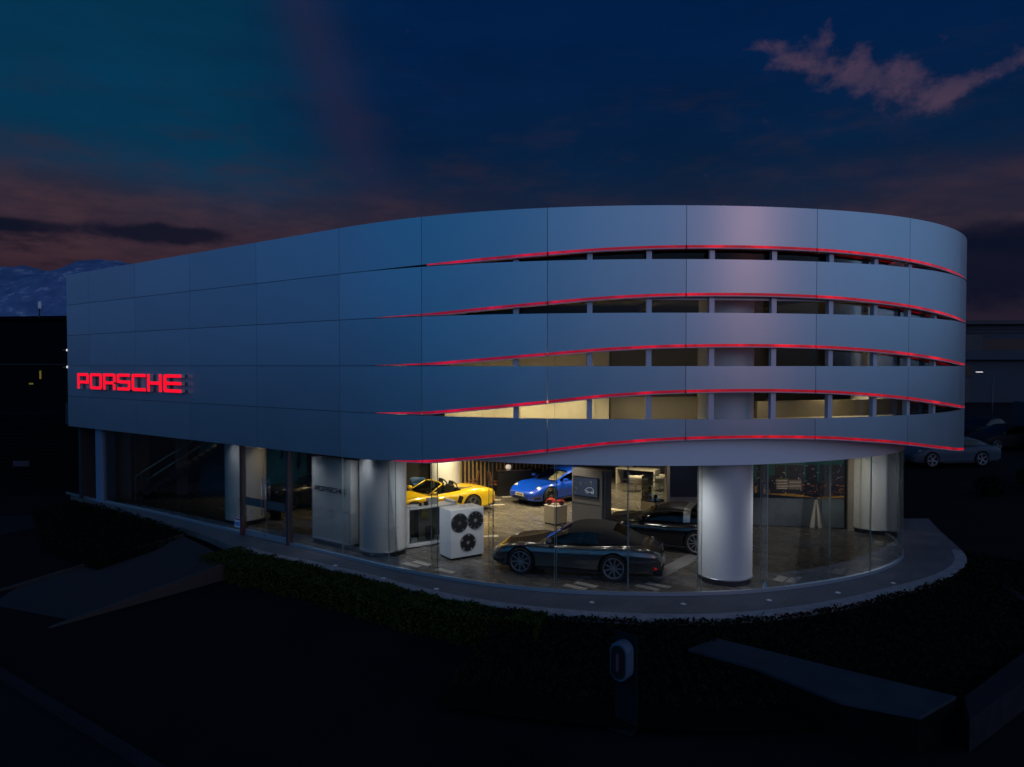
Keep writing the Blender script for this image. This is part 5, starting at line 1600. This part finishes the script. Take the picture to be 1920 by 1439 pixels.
MB().box((-.5, -.5, .1), (29, 1.0, .5)).build('canopy', BLK, AB)
for x, h in ((-5.5, 2.2), (4.2, 4.4), (-9.5, 1.6)):
    MB().bar((x, 4, 11), (x, 4, 11.4 + h), .05).build('aerial', INNER, AB)
FB = empty('low_building', (58, 120, 0), 'flat pale building just above the horizon behind the office block', 'building')
MB().box((14, 0, 5.6), (60, 8, 12.2)).build('wall', mat('pale_far', (.035, .040, .055), .85), FB)
MB().box((14, -4.1, 11.4), (60, .3, .4)).build('roof_edge', BLK2, FB)
# street lamp
lp = Vector((34.2, 50.5, .75))
SLP = empty('street_lamp', tuple(lp), 'slender lit street lamp beyond the right end of the showroom', 'street lamp', rz=R(180))
MB().bar((0, 0, 0), (0, 0, 4.1), .05).build('pole', mat('lamp_pole', (.05, .06, .08), .5, .5), SLP, smooth=True)
MB().bar((0, 0, 4.1), (.75, 0, 4.35), .03).build('arm', MATS['lamp_pole'], SLP)
lh = MB().box((.95, 0, 4.36), (.5, .18, .08)).build('lamp_head', MATS['lamp_pole'], SLP, bevel=.02)
MB().box((.95, 0, 4.312), (.42, .14, .012)).build('lamp_glass', mat('lamp_glow', (1, 1, 1), .4, emis=(1, .92, .86), es=3.5), lh)
MB().box((.88, -.095, 4.345), (.34, .012, .05)).build('lamp_glass', MATS['lamp_glow'], lh)
# white car and dark parked cars
hw = math.atan2(-.16, -.99)
wc = Vector((19.85, 33.5))
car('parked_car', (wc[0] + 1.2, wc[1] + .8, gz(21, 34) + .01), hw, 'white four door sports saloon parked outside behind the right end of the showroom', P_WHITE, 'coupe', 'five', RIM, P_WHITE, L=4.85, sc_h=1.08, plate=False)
PD1 = mat('paint_dark_blue', (.005, .007, .011), .6, spec=.12); PD2 = mat('paint_dark_grey', (.008, .009, .011), .6, spec=.12)
car('parked_car', (30.5, 46.0, gz(30, 46)), R(205), 'dark car parked under the street lamp beyond the white saloon', PD1, 'coupe', 'five', RIMD, PD1, sc_h=1.12, plate=False, taillamp=False, detail=False)
car('parked_car', (28.0, 40.5, gz(28, 40)), R(196), 'dark grey car between the white saloon and the car under the lamp', PD2, 'coupe', 'five', RIMD, PD2, sc_h=1.10, plate=False, taillamp=False, detail=False)
car('parked_car', (37.5, 44.5, gz(37, 44)), R(230), 'black car half cut by the right border of the picture', PD1, 'coupe', 'five', RIMD, PD1, sc_h=1.12, plate=False, taillamp=False, detail=False)
# site cabin with sloping rails
CB = empty('site_cabin', (30.0, 38.6, gz(30, 38)), 'grey blue site cabin with barred window and two slanting handrails at the right border', 'cabin', rz=R(-6))
MB().box((1.2, 1.3, 1.35), (4.6, 2.4, 2.7)).build('cabin_body', mat('cabin_blue', (.030, .042, .060), .6, var=.2), CB)
m = MB().box((-.35, .08, 1.3), (.9, .06, 1.1)); m.build('window', WIN, CB)
m = MB()
for i in range(4): m.box((-.7 + i * .24, .03, 1.3), (.03, .03, 1.1))
m.build('window_bars', BLK2, CB)
for x in (.4, 1.5): MB().bar((x, -.1, 2.55), (x + .9, -.3, 1.75), .025).build('handrail', mat('cabin_rail', (.25, .26, .28), .4, .5), CB)
MB().box((1.75, -.25, 1.0), (.12, .12, 2.0)).build('rail_post', INNER, CB)
# shrubs and low fence beyond the right road
def bush(x, y, z, r, h, label):
    g = empty('dark_bush', (x, y, z), label, 'bush', group='dark bushes along the right road')
    def fn():
        u = Vector((random.gauss(0, 1), random.gauss(0, 1), random.gauss(0, 1))).normalized(); rr = random.uniform(.55, 1.05)
        return Vector((u[0] * r * rr, u[1] * r * rr * .8, h * .55 + u[2] * h * .5 * rr + .08 * math.sin(u[0] * 7))), u
    mb = MB(); leaves(mb, 900, fn, .085); mb.build('crown', LEAFD, g)
    m = MB()
    for k in range(4): m.bar((random.uniform(-.1, .1), random.uniform(-.1, .1), -.1), (random.uniform(-.5, .5) * r, random.uniform(-.4, .4) * r, h * .6), .025)
    m.build('stem', INNER, g)
for i, (x, y, r, h) in enumerate(((21.6, 28.9, .9, 1.1), (23.2, 29.6, 1.1, 1.5), (25.0, 30.6, 1.2, 1.8), (19.4, 28.6, .6, .7))):
    bush(x, y, gz(x, y), r, h, ['dark bush nearest the white saloon front wheel', 'middle dark bush right of the white saloon', 'tallest dark bush at the right border', 'lowest dark bush beside the road edge'][i])
